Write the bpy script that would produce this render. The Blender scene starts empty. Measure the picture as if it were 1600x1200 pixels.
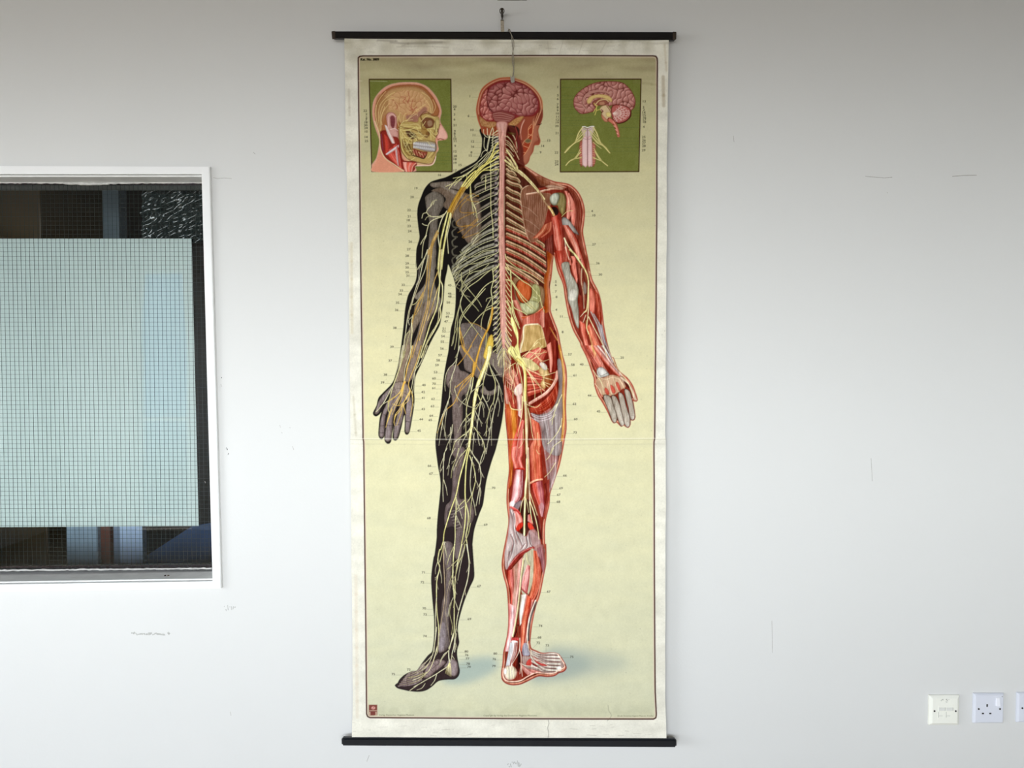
import bpy, bmesh, math, random
import numpy as np
from mathutils import Vector

# ---------------------------------------------------------------- camera, light, exposure
scene = bpy.context.scene
COL = scene.collection
F_PX, CAM_D, CAM_H, PITCH = 1156.0, 2.08, 1.55, math.radians(2.0)
cam_data = bpy.data.cameras.new('camera'); cam = bpy.data.objects.new('camera', cam_data); COL.objects.link(cam)
cam_data.sensor_width = 36.0; cam_data.lens = 36.0 * F_PX / 1600.0; cam_data.clip_start = 0.02
cam.location = (0, -CAM_D, CAM_H); cam.rotation_euler = (math.radians(90) - PITCH, 0, 0)
scene.camera = cam
scene.view_settings.view_transform = 'Standard'; scene.view_settings.look = 'None'
scene.view_settings.gamma = 1.0; scene.view_settings.use_curve_mapping = False
scene.view_settings.exposure = 0.0

ROOM_X0, ROOM_X1, ROOM_Y, CEIL = -4.2, 3.4, -4.4, 2.545
world = bpy.data.worlds.new('world'); scene.world = world; world.use_nodes = True
nt = world.node_tree; bg_ = nt.nodes['Background']                      # overcast sky above the horizon, darker ground below
tc_ = nt.nodes.new('ShaderNodeTexCoord'); sx_ = nt.nodes.new('ShaderNodeSeparateXYZ'); rp_ = nt.nodes.new('ShaderNodeValToRGB')
nt.links.new(tc_.outputs['Generated'], sx_.inputs[0]); mr_ = nt.nodes.new('ShaderNodeMapRange')
mr_.inputs['From Min'].default_value = -0.4; mr_.inputs['From Max'].default_value = 0.6
nt.links.new(sx_.outputs['Z'], mr_.inputs['Value']); nt.links.new(mr_.outputs[0], rp_.inputs[0])
SKY = ((0.25, (0.17, 0.16, 0.15)), (0.355, (0.78, 0.82, 0.85)), (0.46, (0.72, 0.76, 0.79)), (0.62, (0.55, 0.59, 0.64)))
for i_, (p_, c_) in enumerate(SKY):
    e_ = rp_.color_ramp.elements[i_] if i_ < 2 else rp_.color_ramp.elements.new(p_)
    e_.position = p_; e_.color = c_ + (1,)
nt.links.new(rp_.outputs[0], bg_.inputs[0]); bg_.inputs[1].default_value = 17.4

def area(name, loc, rot, sx, sy, power, color, portal=False):
    l = bpy.data.lights.new(name, 'AREA'); l.shape = 'RECTANGLE'; l.size = sx; l.size_y = sy; l.energy = power; l.color = color
    l.cycles.is_portal = portal
    o = bpy.data.objects.new(name, l); COL.objects.link(o); o.location = loc; o.rotation_euler = rot
    return o
R90 = math.radians(90)
WX0, WX1, WZ0, WZ1 = -2.3, 1.45, 0.75, 2.17                           # the big window behind the photographer
area('window_portal', ((WX0 + WX1) / 2, ROOM_Y - 0.06, (WZ0 + WZ1) / 2), (R90, 0, 0), WX1 - WX0, WZ1 - WZ0, 10, (1, 1, 1), True)
LY0, LY1 = -3.9, -1.2                                                  # window in the left wall
area('window_portal', (ROOM_X0 - 0.06, (LY0 + LY1) / 2, (WZ0 + WZ1) / 2), (R90, 0, -R90), LY1 - LY0, WZ1 - WZ0, 10, (1, 1, 1), True)
DX0, DX1, DZ1 = -3.38, -2.88, 2.36                                     # unseen glazed door, added and tinted for a blue reflection in the pane

# ---------------------------------------------------------------- helpers
def W(u, v, y=0.0):
    """the point of the upright plane at depth y that is seen at picture position u, v (0..1600, 0..1200)"""
    a = (np.asarray(u, float) - 800.0) / F_PX; b = (600.0 - np.asarray(v, float)) / F_PX
    dy = math.cos(PITCH) + b * math.sin(PITCH); dz = -math.sin(PITCH) + b * math.cos(PITCH)
    t = (y + CAM_D) / dy
    return a * t, np.zeros_like(t) + y, CAM_H + dz * t
def WV(u, v, y=0.0):
    x, yy_, z = W(u, v, y); return Vector((float(x), float(yy_), float(z)))

def srgb(c):
    c = [int(c[i:i + 2], 16) / 255.0 for i in (0, 2, 4)] if isinstance(c, str) else list(c)
    return tuple(x / 12.92 if x <= 0.04045 else ((x + 0.055) / 1.055) ** 2.4 for x in c) + (1.0,)

def mat(name, col, rough=0.5, metal=0.0, noise=0.0, scale=20.0, bump=0.0, bscale=200.0, spec=0.5, col2=None, coat=0.0):
    m = bpy.data.materials.new(name); m.use_nodes = True; nt = m.node_tree; N = nt.nodes; L = nt.links
    b = N['Principled BSDF']; b.inputs['Roughness'].default_value = rough; b.inputs['Metallic'].default_value = metal
    b.inputs['Specular IOR Level'].default_value = spec; b.inputs['Coat Weight'].default_value = coat
    tc = N.new('ShaderNodeTexCoord')
    n = N.new('ShaderNodeTexNoise'); n.inputs['Scale'].default_value = scale; n.inputs['Detail'].default_value = 5
    L.new(tc.outputs['Object'], n.inputs['Vector'])
    r = N.new('ShaderNodeValToRGB'); c = srgb(col); c2 = srgb(col2) if col2 else tuple(max(0, x * (1 - noise)) for x in c[:3]) + (1,)
    r.color_ramp.elements[0].position = 0.35; r.color_ramp.elements[1].position = 0.65
    r.color_ramp.elements[0].color = c2; r.color_ramp.elements[1].color = c
    L.new(n.outputs['Fac'], r.inputs['Fac']); L.new(r.outputs['Color'], b.inputs['Base Color'])
    if bump:
        n2 = N.new('ShaderNodeTexNoise'); n2.inputs['Scale'].default_value = bscale; n2.inputs['Detail'].default_value = 3
        L.new(tc.outputs['Object'], n2.inputs['Vector'])
        bp = N.new('ShaderNodeBump'); bp.inputs['Strength'].default_value = bump; bp.inputs['Distance'].default_value = 0.002
        L.new(n2.outputs['Fac'], bp.inputs['Height']); L.new(bp.outputs['Normal'], b.inputs['Normal'])
    return m

def obj(name, bm, m, parent=None, smooth=False, **props):
    me = bpy.data.meshes.new(name); bm.to_mesh(me); bm.free()
    if m: me.materials.append(m)
    if smooth:
        for p in me.polygons: p.use_smooth = True
    o = bpy.data.objects.new(name, me); COL.objects.link(o)
    if parent: o.parent = parent
    for k, v in props.items(): o[k] = v
    return o
def empty(name, loc=(0, 0, 0), **props):
    o = bpy.data.objects.new(name, None); COL.objects.link(o); o.location = loc; o.empty_display_size = 0.05
    for k, v in props.items(): o[k] = v
    return o
def box(bm, x0, x1, y0, y1, z0, z1):
    vs = [bm.verts.new(p) for p in ((x0, y0, z0), (x1, y0, z0), (x1, y1, z0), (x0, y1, z0), (x0, y0, z1), (x1, y0, z1), (x1, y1, z1), (x0, y1, z1))]
    for f in ((0, 1, 5, 4), (1, 2, 6, 5), (2, 3, 7, 6), (3, 0, 4, 7), (4, 5, 6, 7), (3, 2, 1, 0)): bm.faces.new([vs[i] for i in f])
    return vs
def prism(bm, quad_front, quad_back):
    a = [bm.verts.new(p) for p in quad_front]; b = [bm.verts.new(p) for p in quad_back]; n = len(a)
    bm.faces.new(a); bm.faces.new(b[::-1])
    for i in range(n): bm.faces.new((a[(i + 1) % n], a[i], b[i], b[(i + 1) % n]))
    return a + b
def bev(bm, w, seg=2, edges=None):
    bmesh.ops.recalc_face_normals(bm, faces=bm.faces)
    bmesh.ops.bevel(bm, geom=edges or list(bm.edges), offset=w, segments=seg, affect='EDGES', profile=0.5, clamp_overlap=True)
def pquad(us, y):
    """four picture corners on plane y"""
    return [WV(u, v, y) for u, v in us]
def tube(bm, pts, r, n=8):
    pts = [Vector(p) for p in pts]; rings = []
    for i, p in enumerate(pts):
        d = (pts[min(i + 1, len(pts) - 1)] - pts[max(i - 1, 0)]).normalized()
        a = d.cross(Vector((0, 1, 0)));
        if a.length < 1e-3: a = d.cross(Vector((1, 0, 0)))
        a.normalize(); b = d.cross(a)
        rr = r[i] if isinstance(r, (list, tuple)) else r
        rings.append([bm.verts.new(p + (a * math.cos(2 * math.pi * k / n) + b * math.sin(2 * math.pi * k / n)) * rr) for k in range(n)])
    for A, B in zip(rings, rings[1:]):
        for k in range(n): bm.faces.new((A[k], A[(k + 1) % n], B[(k + 1) % n], B[k]))
    bm.faces.new(rings[0][::-1]); bm.faces.new(rings[-1])
def disc(bm, c, r, y0, y1, n=20):
    """short cylinder standing out of the wall"""
    a = [bm.verts.new((c[0] + r * math.cos(2 * math.pi * k / n), y1, c[2] + r * math.sin(2 * math.pi * k / n))) for k in range(n)]
    b = [bm.verts.new((c[0] + r * math.cos(2 * math.pi * k / n), y0, c[2] + r * math.sin(2 * math.pi * k / n))) for k in range(n)]
    bm.faces.new(a); bm.faces.new(b[::-1])
    for k in range(n): bm.faces.new((a[k], b[k], b[(k + 1) % n], a[(k + 1) % n]))

# ---------------------------------------------------------------- the room
M_wall = mat('wall_paint', 'DDDDDB', 0.55, noise=0.012, scale=3.0, bump=0.10, bscale=160, spec=0.3)
M_floor = mat('floor_lino', '9C8F78', 0.5, noise=0.15, scale=30)
M_ceil = mat('ceiling_paint', '7E7A75', 0.8, noise=0.03)
M_white = mat('white_gloss_paint', 'F4F4F3', 0.35, noise=0.02, scale=8)
M_reveal = mat('scuffed_reveal_paint', 'F0F0EE', 0.5, noise=0.10, scale=25, bump=0.3, bscale=60)

# opening of the internal window (picture corners), back-projected on the wall
OPEN = [(-190, 273.5), (317.5, 273.5), (334.5, 906.5), (-190, 914.5)]
OUT = [(-205, 260), (330, 262), (348, 917.5), (-205, 927)]
oc = pquad(OPEN, 0.0)
bm = bmesh.new()
T_W = 0.16
outer = [Vector((ROOM_X0, 0, CEIL)), Vector((ROOM_X1, 0, CEIL)), Vector((ROOM_X1, 0, 0)), Vector((ROOM_X0, 0, 0))]
for y in (0.0, T_W):
    ov = [bm.verts.new((p.x, y, p.z)) for p in outer]; iv = [bm.verts.new((p.x, y, p.z)) for p in oc]
    for i in range(4):
        j = (i + 1) % 4; f = (ov[i], ov[j], iv[j], iv[i]); bm.faces.new(f if y == 0 else f[::-1])
    if y == 0.0: keep_o, keep_i = ov, iv
    else:
        for i in range(4):
            j = (i + 1) % 4
            bm.faces.new((keep_i[i], keep_i[j], iv[j], iv[i])); bm.faces.new((keep_o[j], keep_o[i], ov[i], ov[j]))
wall = obj('wall_back', bm, M_wall, kind='structure')
def slab(name, b, m):
    bm = bmesh.new(); box(bm, *b); return obj(name, bm, m, kind='structure')
slab('floor', (ROOM_X0, ROOM_X1, ROOM_Y, 1.6, -0.1, 0), M_floor)
slab('ceiling', (ROOM_X0, ROOM_X1, ROOM_Y, 0, CEIL, CEIL + 0.1), M_ceil)
def wall_with_hole(name, axis, at, a0, a1, h0, h1, z0, z1, th):
    """wall at x or y = at spanning a0..a1, hole h0..h1, z0..z1"""
    bm = bmesh.new()
    def bx(p0, p1, q0, q1):
        lo, hi = min(at, at + th), max(at, at + th)
        if axis == 'y': box(bm, p0, p1, lo, hi, q0, q1)
        else: box(bm, lo, hi, p0, p1, q0, q1)
    bx(a0, h0, 0, CEIL); bx(h1, a1, 0, CEIL); bx(h0, h1, 0, z0); bx(h0, h1, z1, CEIL)
    return obj(name, bm, M_wall, kind='structure')
bm = bmesh.new()
for x0, x1, z0, z1 in ((ROOM_X0, DX0, 0, CEIL), (DX0, DX1, DZ1, CEIL), (DX1, WX0, 0, CEIL), (WX0, WX1, 0, WZ0), (WX0, WX1, WZ1, CEIL), (WX1, ROOM_X1, 0, CEIL)): box(bm, x0, x1, ROOM_Y - .12, ROOM_Y, z0, z1)
obj('wall_front', bm, M_wall, kind='structure')
wall_with_hole('wall_left', 'x', ROOM_X0, ROOM_Y, 0.0, LY0, LY1, WZ0, WZ1, -0.12)
slab('wall_right', (ROOM_X1, ROOM_X1 + .1, ROOM_Y, 0, 0, CEIL), M_wall)
dg = bpy.data.materials.new('reflection_tint_glass'); dg.use_nodes = True; nt = dg.node_tree; nt.nodes.clear()
o_ = nt.nodes.new('ShaderNodeOutputMaterial'); tr = nt.nodes.new('ShaderNodeBsdfTransparent'); tr.inputs[0].default_value = (.14, .26, .36, 1); nt.links.new(tr.outputs[0], o_.inputs[0])  # tint sets how strongly the added door mirrors in the wired glass
bm = bmesh.new(); box(bm, DX0 + .05, DX1 - .05, ROOM_Y - .06, ROOM_Y - .05, .1, DZ1 - .05); dpane = obj('added_door_pane', bm, dg)
bm = bmesh.new(); w_ = .05
for x0, x1, z0, z1 in ((DX0, DX0 + w_, 0, DZ1), (DX1 - w_, DX1, 0, DZ1), (DX0 + w_, DX1 - w_, 0, .12), (DX0 + w_, DX1 - w_, DZ1 - w_, DZ1), (DX0 + w_, DX1 - w_, 1.0, 1.03)): box(bm, x0, x1, ROOM_Y - .08, ROOM_Y - .03, z0, z1)
door = obj('added_reflection_door', bm, M_white, kind='structure'); dpane.parent = door
def mullions(name, axis, at, h0, h1, z0, z1, xs, zs, w=0.05):
    bm = bmesh.new()
    def bx(p0, p1, q0, q1):
        if axis == 'y': box(bm, p0, p1, at, at + 0.06, q0, q1)
        else: box(bm, at, at + 0.06, p0, p1, q0, q1)
    for x in [h0 + w / 2, h1 - w / 2] + xs: bx(x - w / 2, x + w / 2, z0, z1)
    for z in [z0 + w / 2, z1 - w / 2] + zs: bx(h0, h1, z - w / 2, z + w / 2)
    obj(name, bm, M_white, kind='structure')
mullions('window_2', 'y', ROOM_Y + 0.0 - .08, WX0, WX1, WZ0, WZ1, [-1.36, -0.43, .51], [])
mullions('window_3', 'x', ROOM_X0 - .08, LY0, LY1, WZ0, WZ1, [-3.0, -2.1], [])

# ---------------------------------------------------------------- internal window: casing, reveal, wired glass, frosted film
win = empty('window_1', WV(160, 590, 0.0), kind='structure')
wl = win.location
def local(vs):
    return vs
def wobj(name, bm, m, smooth=False, **p):
    for v in bm.verts: v.co -= wl
    return obj(name, bm, m, win, smooth, **p)
bm = bmesh.new()
yf = -0.012
of, inn = pquad(OUT, 0.0), pquad(OPEN, 0.0)
A = [bm.verts.new(p + Vector((0, yf, 0))) for p in of]; B = [bm.verts.new(p + Vector((0, yf, 0))) for p in inn]
A2 = [bm.verts.new(p) for p in of]; B2 = [bm.verts.new(p + Vector((0, 0.03, 0))) for p in inn]
for i in range(4):
    j = (i + 1) % 4
    bm.faces.new((A[i], A[j], B[j], B[i])); bm.faces.new((A[j], A[i], A2[i], A2[j])); bm.faces.new((B[i], B[j], B2[j], B2[i])); bm.faces.new((A2[i], B2[i], B2[j], A2[j]))
bmesh.ops.recalc_face_normals(bm, faces=bm.faces)
bmesh.ops.bevel(bm, geom=[e for e in bm.edges if all(abs(v.co.y - yf) < 1e-5 for v in e.verts)], offset=0.0015, segments=2, affect='EDGES')
wobj('window_frame', bm, M_white)
# reveal lining (sill, head, jambs) from the casing to the glass and on to the far face
YG = 0.075
bm = bmesh.new()
A = [bm.verts.new(p + Vector((0, 0.0305, 0))) for p in inn]
c_in = Vector((sum(p.x for p in inn) / 4, 0, sum(p.z for p in inn) / 4))
def inset(p, d):
    return Vector((p.x + (d if p.x < c_in.x else -d), 0, p.z + (d if p.z < c_in.z else -d)))
A = [bm.verts.new(inset(p, .0002) + Vector((0, 0.002, 0))) for p in inn]; B = [bm.verts.new(inset(p, .0005) + Vector((0, T_W + 0.01, 0))) for p in inn]
C = [bm.verts.new(inset(p, .004) + Vector((0, T_W + 0.01, 0))) for p in inn]; D = [bm.verts.new(inset(p, .004) + Vector((0, 0.004, 0))) for p in inn]
for i in range(4):
    j = (i + 1) % 4
    bm.faces.new((A[i], A[j], B[j], B[i])); bm.faces.new((D[i], D[j], C[j], C[i])); bm.faces.new((A[i], A[j], D[j], D[i])); bm.faces.new((B[i], B[j], C[j], C[i]))
bmesh.ops.recalc_face_normals(bm, faces=bm.faces)
wobj('window_reveal', bm, M_reveal, label='scuffed off-white painted window reveal and sill')
# ragged silicone bead along head and sill
bm = bmesh.new(); rr = random.Random(4)
for (u0, v0, u1, v1), up in ((( -180, 285.5, 318, 285.5), 1), ((-180, 893, 331, 888), -1)):
    n = 120; pts = []; rad = []
    for i in range(n + 1):
        f = i / n; u = u0 + (u1 - u0) * f; v = v0 + (v1 - v0) * f
        bump_ = 1.5 * math.exp(-((u - 140) / 40) ** 2) if up > 0 else 0
        p = WV(u, v + bump_ * 1.0 + rr.uniform(-.5, .5), YG - 0.004); pts.append(p); rad.append(0.0022 + rr.uniform(0, .0012) + bump_ * 0.0012)
    tube(bm, pts, rad, 6)
wobj('sealant_bead', bm, mat('sealant', 'C9C8C4', .5, noise=.3, scale=60), smooth=True)
# dark red glazing bead at the foot and head of the pane
bm = bmesh.new()
prism(bm, pquad([(-186, 886), (334, 882), (334, 890), (-186, 894)], YG + .006), pquad([(-186, 886), (334, 882), (334, 890), (-186, 894)], YG + .02))
prism(bm, pquad([(-186, 283), (326, 283), (326, 290), (-186, 288)], YG + .006), pquad([(-186, 283), (326, 283), (326, 290), (-186, 288)], YG + .02))
wobj('glazing_bead', bm, mat('dark_red_bead', '2A0E14', .4, noise=.3), label='dark maroon glazing bead')
# pane
gm = bpy.data.materials.new('clear_glass'); gm.use_nodes = True; nt = gm.node_tree; nt.nodes.clear()
o_ = nt.nodes.new('ShaderNodeOutputMaterial'); tr = nt.nodes.new('ShaderNodeBsdfTransparent'); tr.inputs[0].default_value = (.95, .985, .98, 1)
gl = nt.nodes.new('ShaderNodeBsdfGlossy'); gl.inputs['Roughness'].default_value = 0.015
fr = nt.nodes.new('ShaderNodeFresnel'); fr.inputs['IOR'].default_value = 1.62
mx = nt.nodes.new('ShaderNodeMixShader'); nt.links.new(fr.outputs[0], mx.inputs[0]); nt.links.new(tr.outputs[0], mx.inputs[1]); nt.links.new(gl.outputs[0], mx.inputs[2]); nt.links.new(mx.outputs[0], o_.inputs[0])
gn = nt.nodes.new('ShaderNodeTexNoise'); gn.inputs['Scale'].default_value = 3.0; gn.inputs['Detail'].default_value = 1
gtc = nt.nodes.new('ShaderNodeTexCoord'); nt.links.new(gtc.outputs['Object'], gn.inputs['Vector'])
gb = nt.nodes.new('ShaderNodeBump'); gb.inputs['Strength'].default_value = .12; gb.inputs['Distance'].default_value = .01; nt.links.new(gn.outputs['Fac'], gb.inputs['Height']); nt.links.new(gb.outputs[0], gl.inputs['Normal'])
gx0, _, gz1 = W(-186, 278, YG); gx1, _, gz0 = W(340, 900, YG)
gx0, gx1, gz0, gz1 = float(gx0), float(inn[2].x) - .006, float(inn[2].z) + .006, float(inn[0].z) - .006
bm = bmesh.new(); vs = [bm.verts.new(p) for p in ((gx0, YG, gz0), (gx1, YG, gz0), (gx1, YG, gz1), (gx0, YG, gz1))]; bm.faces.new(vs)
wobj('window_pane', bm, gm)
# wire mesh cast in the glass, 12.7 mm squares
M_wire = mat('glass_wire', '34403C', .4, metal=.3, noise=.1)
bm = bmesh.new(); st = 0.01270; w2 = 0.00031
x = gx0 + .004
while x < gx1: box(bm, x - w2, x + w2, YG + .0012, YG + .0018, gz0, gz1); x += st
z = gz0 + .005
while z < gz1: box(bm, gx0, gx1, YG + .0020, YG + .0026, z - w2, z + w2); z += st
wobj('wire_mesh', bm, M_wire)
# frosted film stuck to the far side
FILM = [(-150, 372.5), (299.5, 372.5), (310.5, 822), (-150, 824.5)]
bm = bmesh.new(); prism(bm, pquad(FILM, YG + .0045), pquad(FILM, YG + .0052))
fm = mat('frosted_film', 'D4DFDB', .45, noise=.05, scale=2.0)
wobj('frosted_film', bm, fm, label='pale green frosted privacy panel behind the wired glass')
# two small dark plugs on the sill
for k, (du, c) in enumerate(((258, '2A1E10'), (263, '6A5A48'))):
    bm = bmesh.new(); p = WV(du, 902.5, 0.035); tube(bm, [p + Vector((0, 0, -.0085)), p + Vector((0, 0, .003)), p + Vector((0, 0, .0075))], [.0035, .0035, .0022], 10)
    o = obj('wall_plug', bm, mat('plug_%s' % ('dark_brown' if k == 0 else 'grey_brown'), c, .5, noise=.2), smooth=True,
            label='tiny dark brown plug on the window sill, left of the pair' if k == 0 else 'tiny grey-brown plug on the window sill, right of the pair', category='wall plug', group='plugs on the window sill')

# ---------------------------------------------------------------- dim room behind the glass
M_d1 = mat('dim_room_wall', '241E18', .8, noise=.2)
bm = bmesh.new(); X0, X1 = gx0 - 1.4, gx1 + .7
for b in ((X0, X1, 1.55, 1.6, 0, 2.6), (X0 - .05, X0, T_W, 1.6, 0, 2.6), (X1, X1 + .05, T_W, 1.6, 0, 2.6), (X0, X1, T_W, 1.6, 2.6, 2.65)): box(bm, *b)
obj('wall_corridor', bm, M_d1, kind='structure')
def far_box(name, us, y, dep, m, label, cat, bevel=.004):
    q = pquad(us, y); x0, x1 = min(p.x for p in q), max(p.x for p in q); z0, z1 = min(p.z for p in q), max(p.z for p in q)
    z0 = max(z0, 0.0)
    bm = bmesh.new(); box(bm, x0, x1, y, y + dep, z0, z1); bev(bm, bevel); return obj(name, bm, m, label=label, category=cat)
far_box('storage_cabinet', [(-260, 200), (89, 1500)], 0.60, .5, mat('brown_laminate', '4A3A20', .4, noise=.25, scale=6), 'tall dark brown cabinet standing behind the wired glass at the left', 'cabinet')
far_box('folding_screen', [(60, 200), (165, 1500)], 1.15, .04, mat('plum_board', '3A3440', .6, noise=.2), 'dark plum upright board behind the wired glass, beside the brown cabinet', 'board')
far_box('door_post', [(157, 200), (207, 1500)], 0.60, .06, mat('slate_paint', '505C62', .5, noise=.1), 'slate grey upright post behind the wired glass', 'post')
far_box('paper_roll', [(103, 815), (153, 884)], 0.45, .05, mat('pale_blue_board', '9FB4C6', .5, noise=.15), 'pale blue-grey board under the frosted panel, leftmost of the two', 'board')
far_box('red_box', [(154, 815), (173, 884)], 0.47, .06, mat('red_brown_card', '6A3626', .6, noise=.2), 'narrow red-brown box behind the glass between two pale boards', 'box')
far_box('display_board', [(176, 815), (224, 888)], 0.46, .03, mat('blue_grey_board', '8494AC', .5, noise=.1), 'blue-grey board with a paler sheet on it, under the frosted panel', 'board')
far_box('paper_sheet', [(187, 815), (223, 880)], 0.44, .004, mat('pale_blue_paper', 'B9CDEA', .6, noise=.08), 'pale blue paper sheet standing against the blue-grey board', 'paper', .0005)
bm = bmesh.new(); q = [(226, 885), (226, 870), (300, 822), (340, 815), (345, 888)]
prism(bm, [WV(u, v, .50) for u, v in q], [WV(u, v, .90) for u, v in q]); obj('draped_cloth', bm, mat('navy_cloth', '35507A', .7, noise=.3, scale=8), label='deep blue draped cloth in the lower right corner behind the glass', category='cloth')
# crinkled clear plastic hanging behind the upper right of the pane
bm = bmesh.new(); nx, nz = 90, 60; grid = []; rr = random.Random(9)
ph = [(rr.uniform(4, 26), rr.uniform(4, 26), rr.uniform(0, 6.3), rr.uniform(.2, 1)) for _ in range(14)]
for j in range(nz + 1):
    row = []
    for i in range(nx + 1):
        p = WV(212 + 112 * i / nx, 284 + 92 * j / nz, .16)
        d = sum(a_ * abs(math.sin(fx_ * i / nx + fz_ * j / nz + o_2)) for fx_, fz_, o_2, a_ in ph)
        row.append(bm.verts.new((p.x, .16 + d * .006, p.z)))
    grid.append(row)
for j in range(nz):
    for i in range(nx): bm.faces.new((grid[j][i], grid[j][i + 1], grid[j + 1][i + 1], grid[j + 1][i]))
pm = bpy.data.materials.new('crinkled_plastic'); pm.use_nodes = True; b_ = pm.node_tree.nodes['Principled BSDF']
b_.inputs['Base Color'].default_value = srgb('1E2A2A'); b_.inputs['Roughness'].default_value = .12; b_.inputs['Specular IOR Level'].default_value = .9
obj('plastic_sheet', bm, pm, smooth=True, label='dark crinkled plastic sheet hanging behind the upper right of the pane', category='plastic sheet')

# ---------------------------------------------------------------- sockets on the right
M_cream = mat('cream_white_plastic', 'F6F6EC', .3, noise=.01); M_plas = mat('cool_white_plastic', 'DFE2EC', .3, noise=.01); M_hole = mat('slot_dark', '0E0C0C', .6); M_screw = mat('screw_head', '4A4440', .4, metal=.6)
M_ink = mat('pencil_ink', '6A6A62', .7)
def plate(name, u, v, m, inset_, depth, **p):
    c = WV(u, v, 0.0); root = empty(name, c, **p)
    S = .0430; bm = bmesh.new()
    a = [bm.verts.new((sx * S, 0, sz * S)) for sx, sz in ((-1, -1), (1, -1), (1, 1), (-1, 1))]
    b = [bm.verts.new((sx * S, -depth * .45, sz * S)) for sx, sz in ((-1, -1), (1, -1), (1, 1), (-1, 1))]
    T_ = S - inset_; d = [bm.verts.new((sx * T_, -depth, sz * T_)) for sx, sz in ((-1, -1), (1, -1), (1, 1), (-1, 1))]
    for i in range(4):
        j = (i + 1) % 4; bm.faces.new((a[i], a[j], b[j], b[i])); bm.faces.new((b[i], b[j], d[j], d[i]))
    bm.faces.new(d); bm.faces.new(a[::-1]); bev(bm, .0008); obj('face_plate', bm, m, root)
    for sx, dx in ((-.0302, 0), (.0302, 0)):
        bm = bmesh.new(); disc(bm, (sx, 0, .0), .0026, -depth + .001, -depth - .0006); obj('screw', bm, M_screw, root)
        bm = bmesh.new(); disc(bm, (sx, 0, .0), .0016, -depth - .0007, -depth - .0009, 6); obj('screw_slot', bm, M_hole, root)
    return root
def rbox(name, root, x0, x1, z0, z1, y0, y1, m, bw=.0004):
    bm = bmesh.new(); box(bm, x0, x1, y0, y1, z0, z1)
    if bw: bev(bm, bw)
    return obj(name, bm, m, root)
dat = plate('data_outlet', 1473.2, 1108.2, M_cream, .0075, .011, label='square cream data outlet plate with two shuttered ports, leftmost of the wall plates', category='wall outlet')
D_ = .011
rbox('port_panel', dat, -.0205, .0245, -.0245, .0170, -D_ - .0008, -D_ + .001, M_cream)
for x_ in (-.0095, .0125):
    sh = rbox('port_shutter', dat, x_ - .0095, x_ + .0085, .0015, .0105, -D_ - .0022, -D_ - .0006, mat('shutter_grey_white', 'E4E4DE', .4))
    rbox('port_slot', dat, x_ + .0085, x_ + .0098, .0015, .0105, -D_ - .0012, -D_ - .0006, mat('slot_grey', '8A8A84', .5), 0)
    rbox('port_edge', dat, x_ - .0100, x_ - .0090, -.0180, -.0015, -D_ - .0013, -D_ - .0006, mat('slot_soft_grey', 'B4B4AC', .5), 0)
    rbox('port_edge', dat, x_ - .0090, x_ + .002, -.0140, -.0132, -D_ - .0013, -D_ - .0006, mat('slot_soft_grey', 'C4C4BC', .5), 0)
bm = bmesh.new()                       # pencilled figures above the ports
for s in (((-.0125, .0320), (-.011, .029)), ((-.0105, .0345), (-.0085, .0345), (-.0095, .031)), ((-.0075, .0345), (-.0062, .0345), (-.0065, .031)), ((.0030, .0350), (.0015, .0325), (.0045, .0325)), ((.0048, .0355), (.0048, .030)), ((.0058, .031), (.0072, .029)), ((.0095, .0345), (.0110, .0330), (.0102, .0325)), ((.001, .0262), (.006, .0262))):
    tube(bm, [(a_, -D_ - .0002, b_2) for a_, b_2 in s], .0004, 5)
obj('pencil_marks', bm, M_ink, dat)
def socket(u, v, lab):
    r = plate('socket_outlet', u, v, M_plas, .0040, .0095, label=lab, category='wall socket', group='switched wall sockets')
    d = .0095
    for n_, x0, x1, z0, z1 in (('pin_hole', -.0085, -.0045, .0060, .0140), ('pin_hole', -.0210, -.0150, -.0150, -.0112), ('pin_hole', .0000, .0060, -.0150, -.0112)):
        rbox(n_, r, x0, x1, z0, z1, -d - .0002, -d + .001, M_hole, 0)
    bm = bmesh.new()
    pr = [(.0175, -d, .0330), (.0285, -d, .0330), (.0300, -d, .0090), (.0160, -d, .0090)]
    fr_ = [(.0185, -d - .0015, .0320), (.0275, -d - .0015, .0320), (.0285, -d - .0060, .0100), (.0175, -d - .0060, .0100)]
    prism(bm, fr_, pr); bmesh.ops.recalc_face_normals(bm, faces=bm.faces); bev(bm, .0008); obj('rocker_switch', bm, mat('bright_white_plastic', 'F2F3FA', .3), r)
    rbox('rating_mark', r, .034, .038, .0345, .036, -d - .0001, -d + .0005, mat('grey_print', '8A8A8A', .5), 0)
    return r
socket(1542.5, 1105.3, 'square cool-white switched wall socket with three pin holes, seen whole, middle of the three plates')
socket(1610.3, 1104.0, 'cool-white wall socket cut off by the right edge of the picture')

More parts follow.
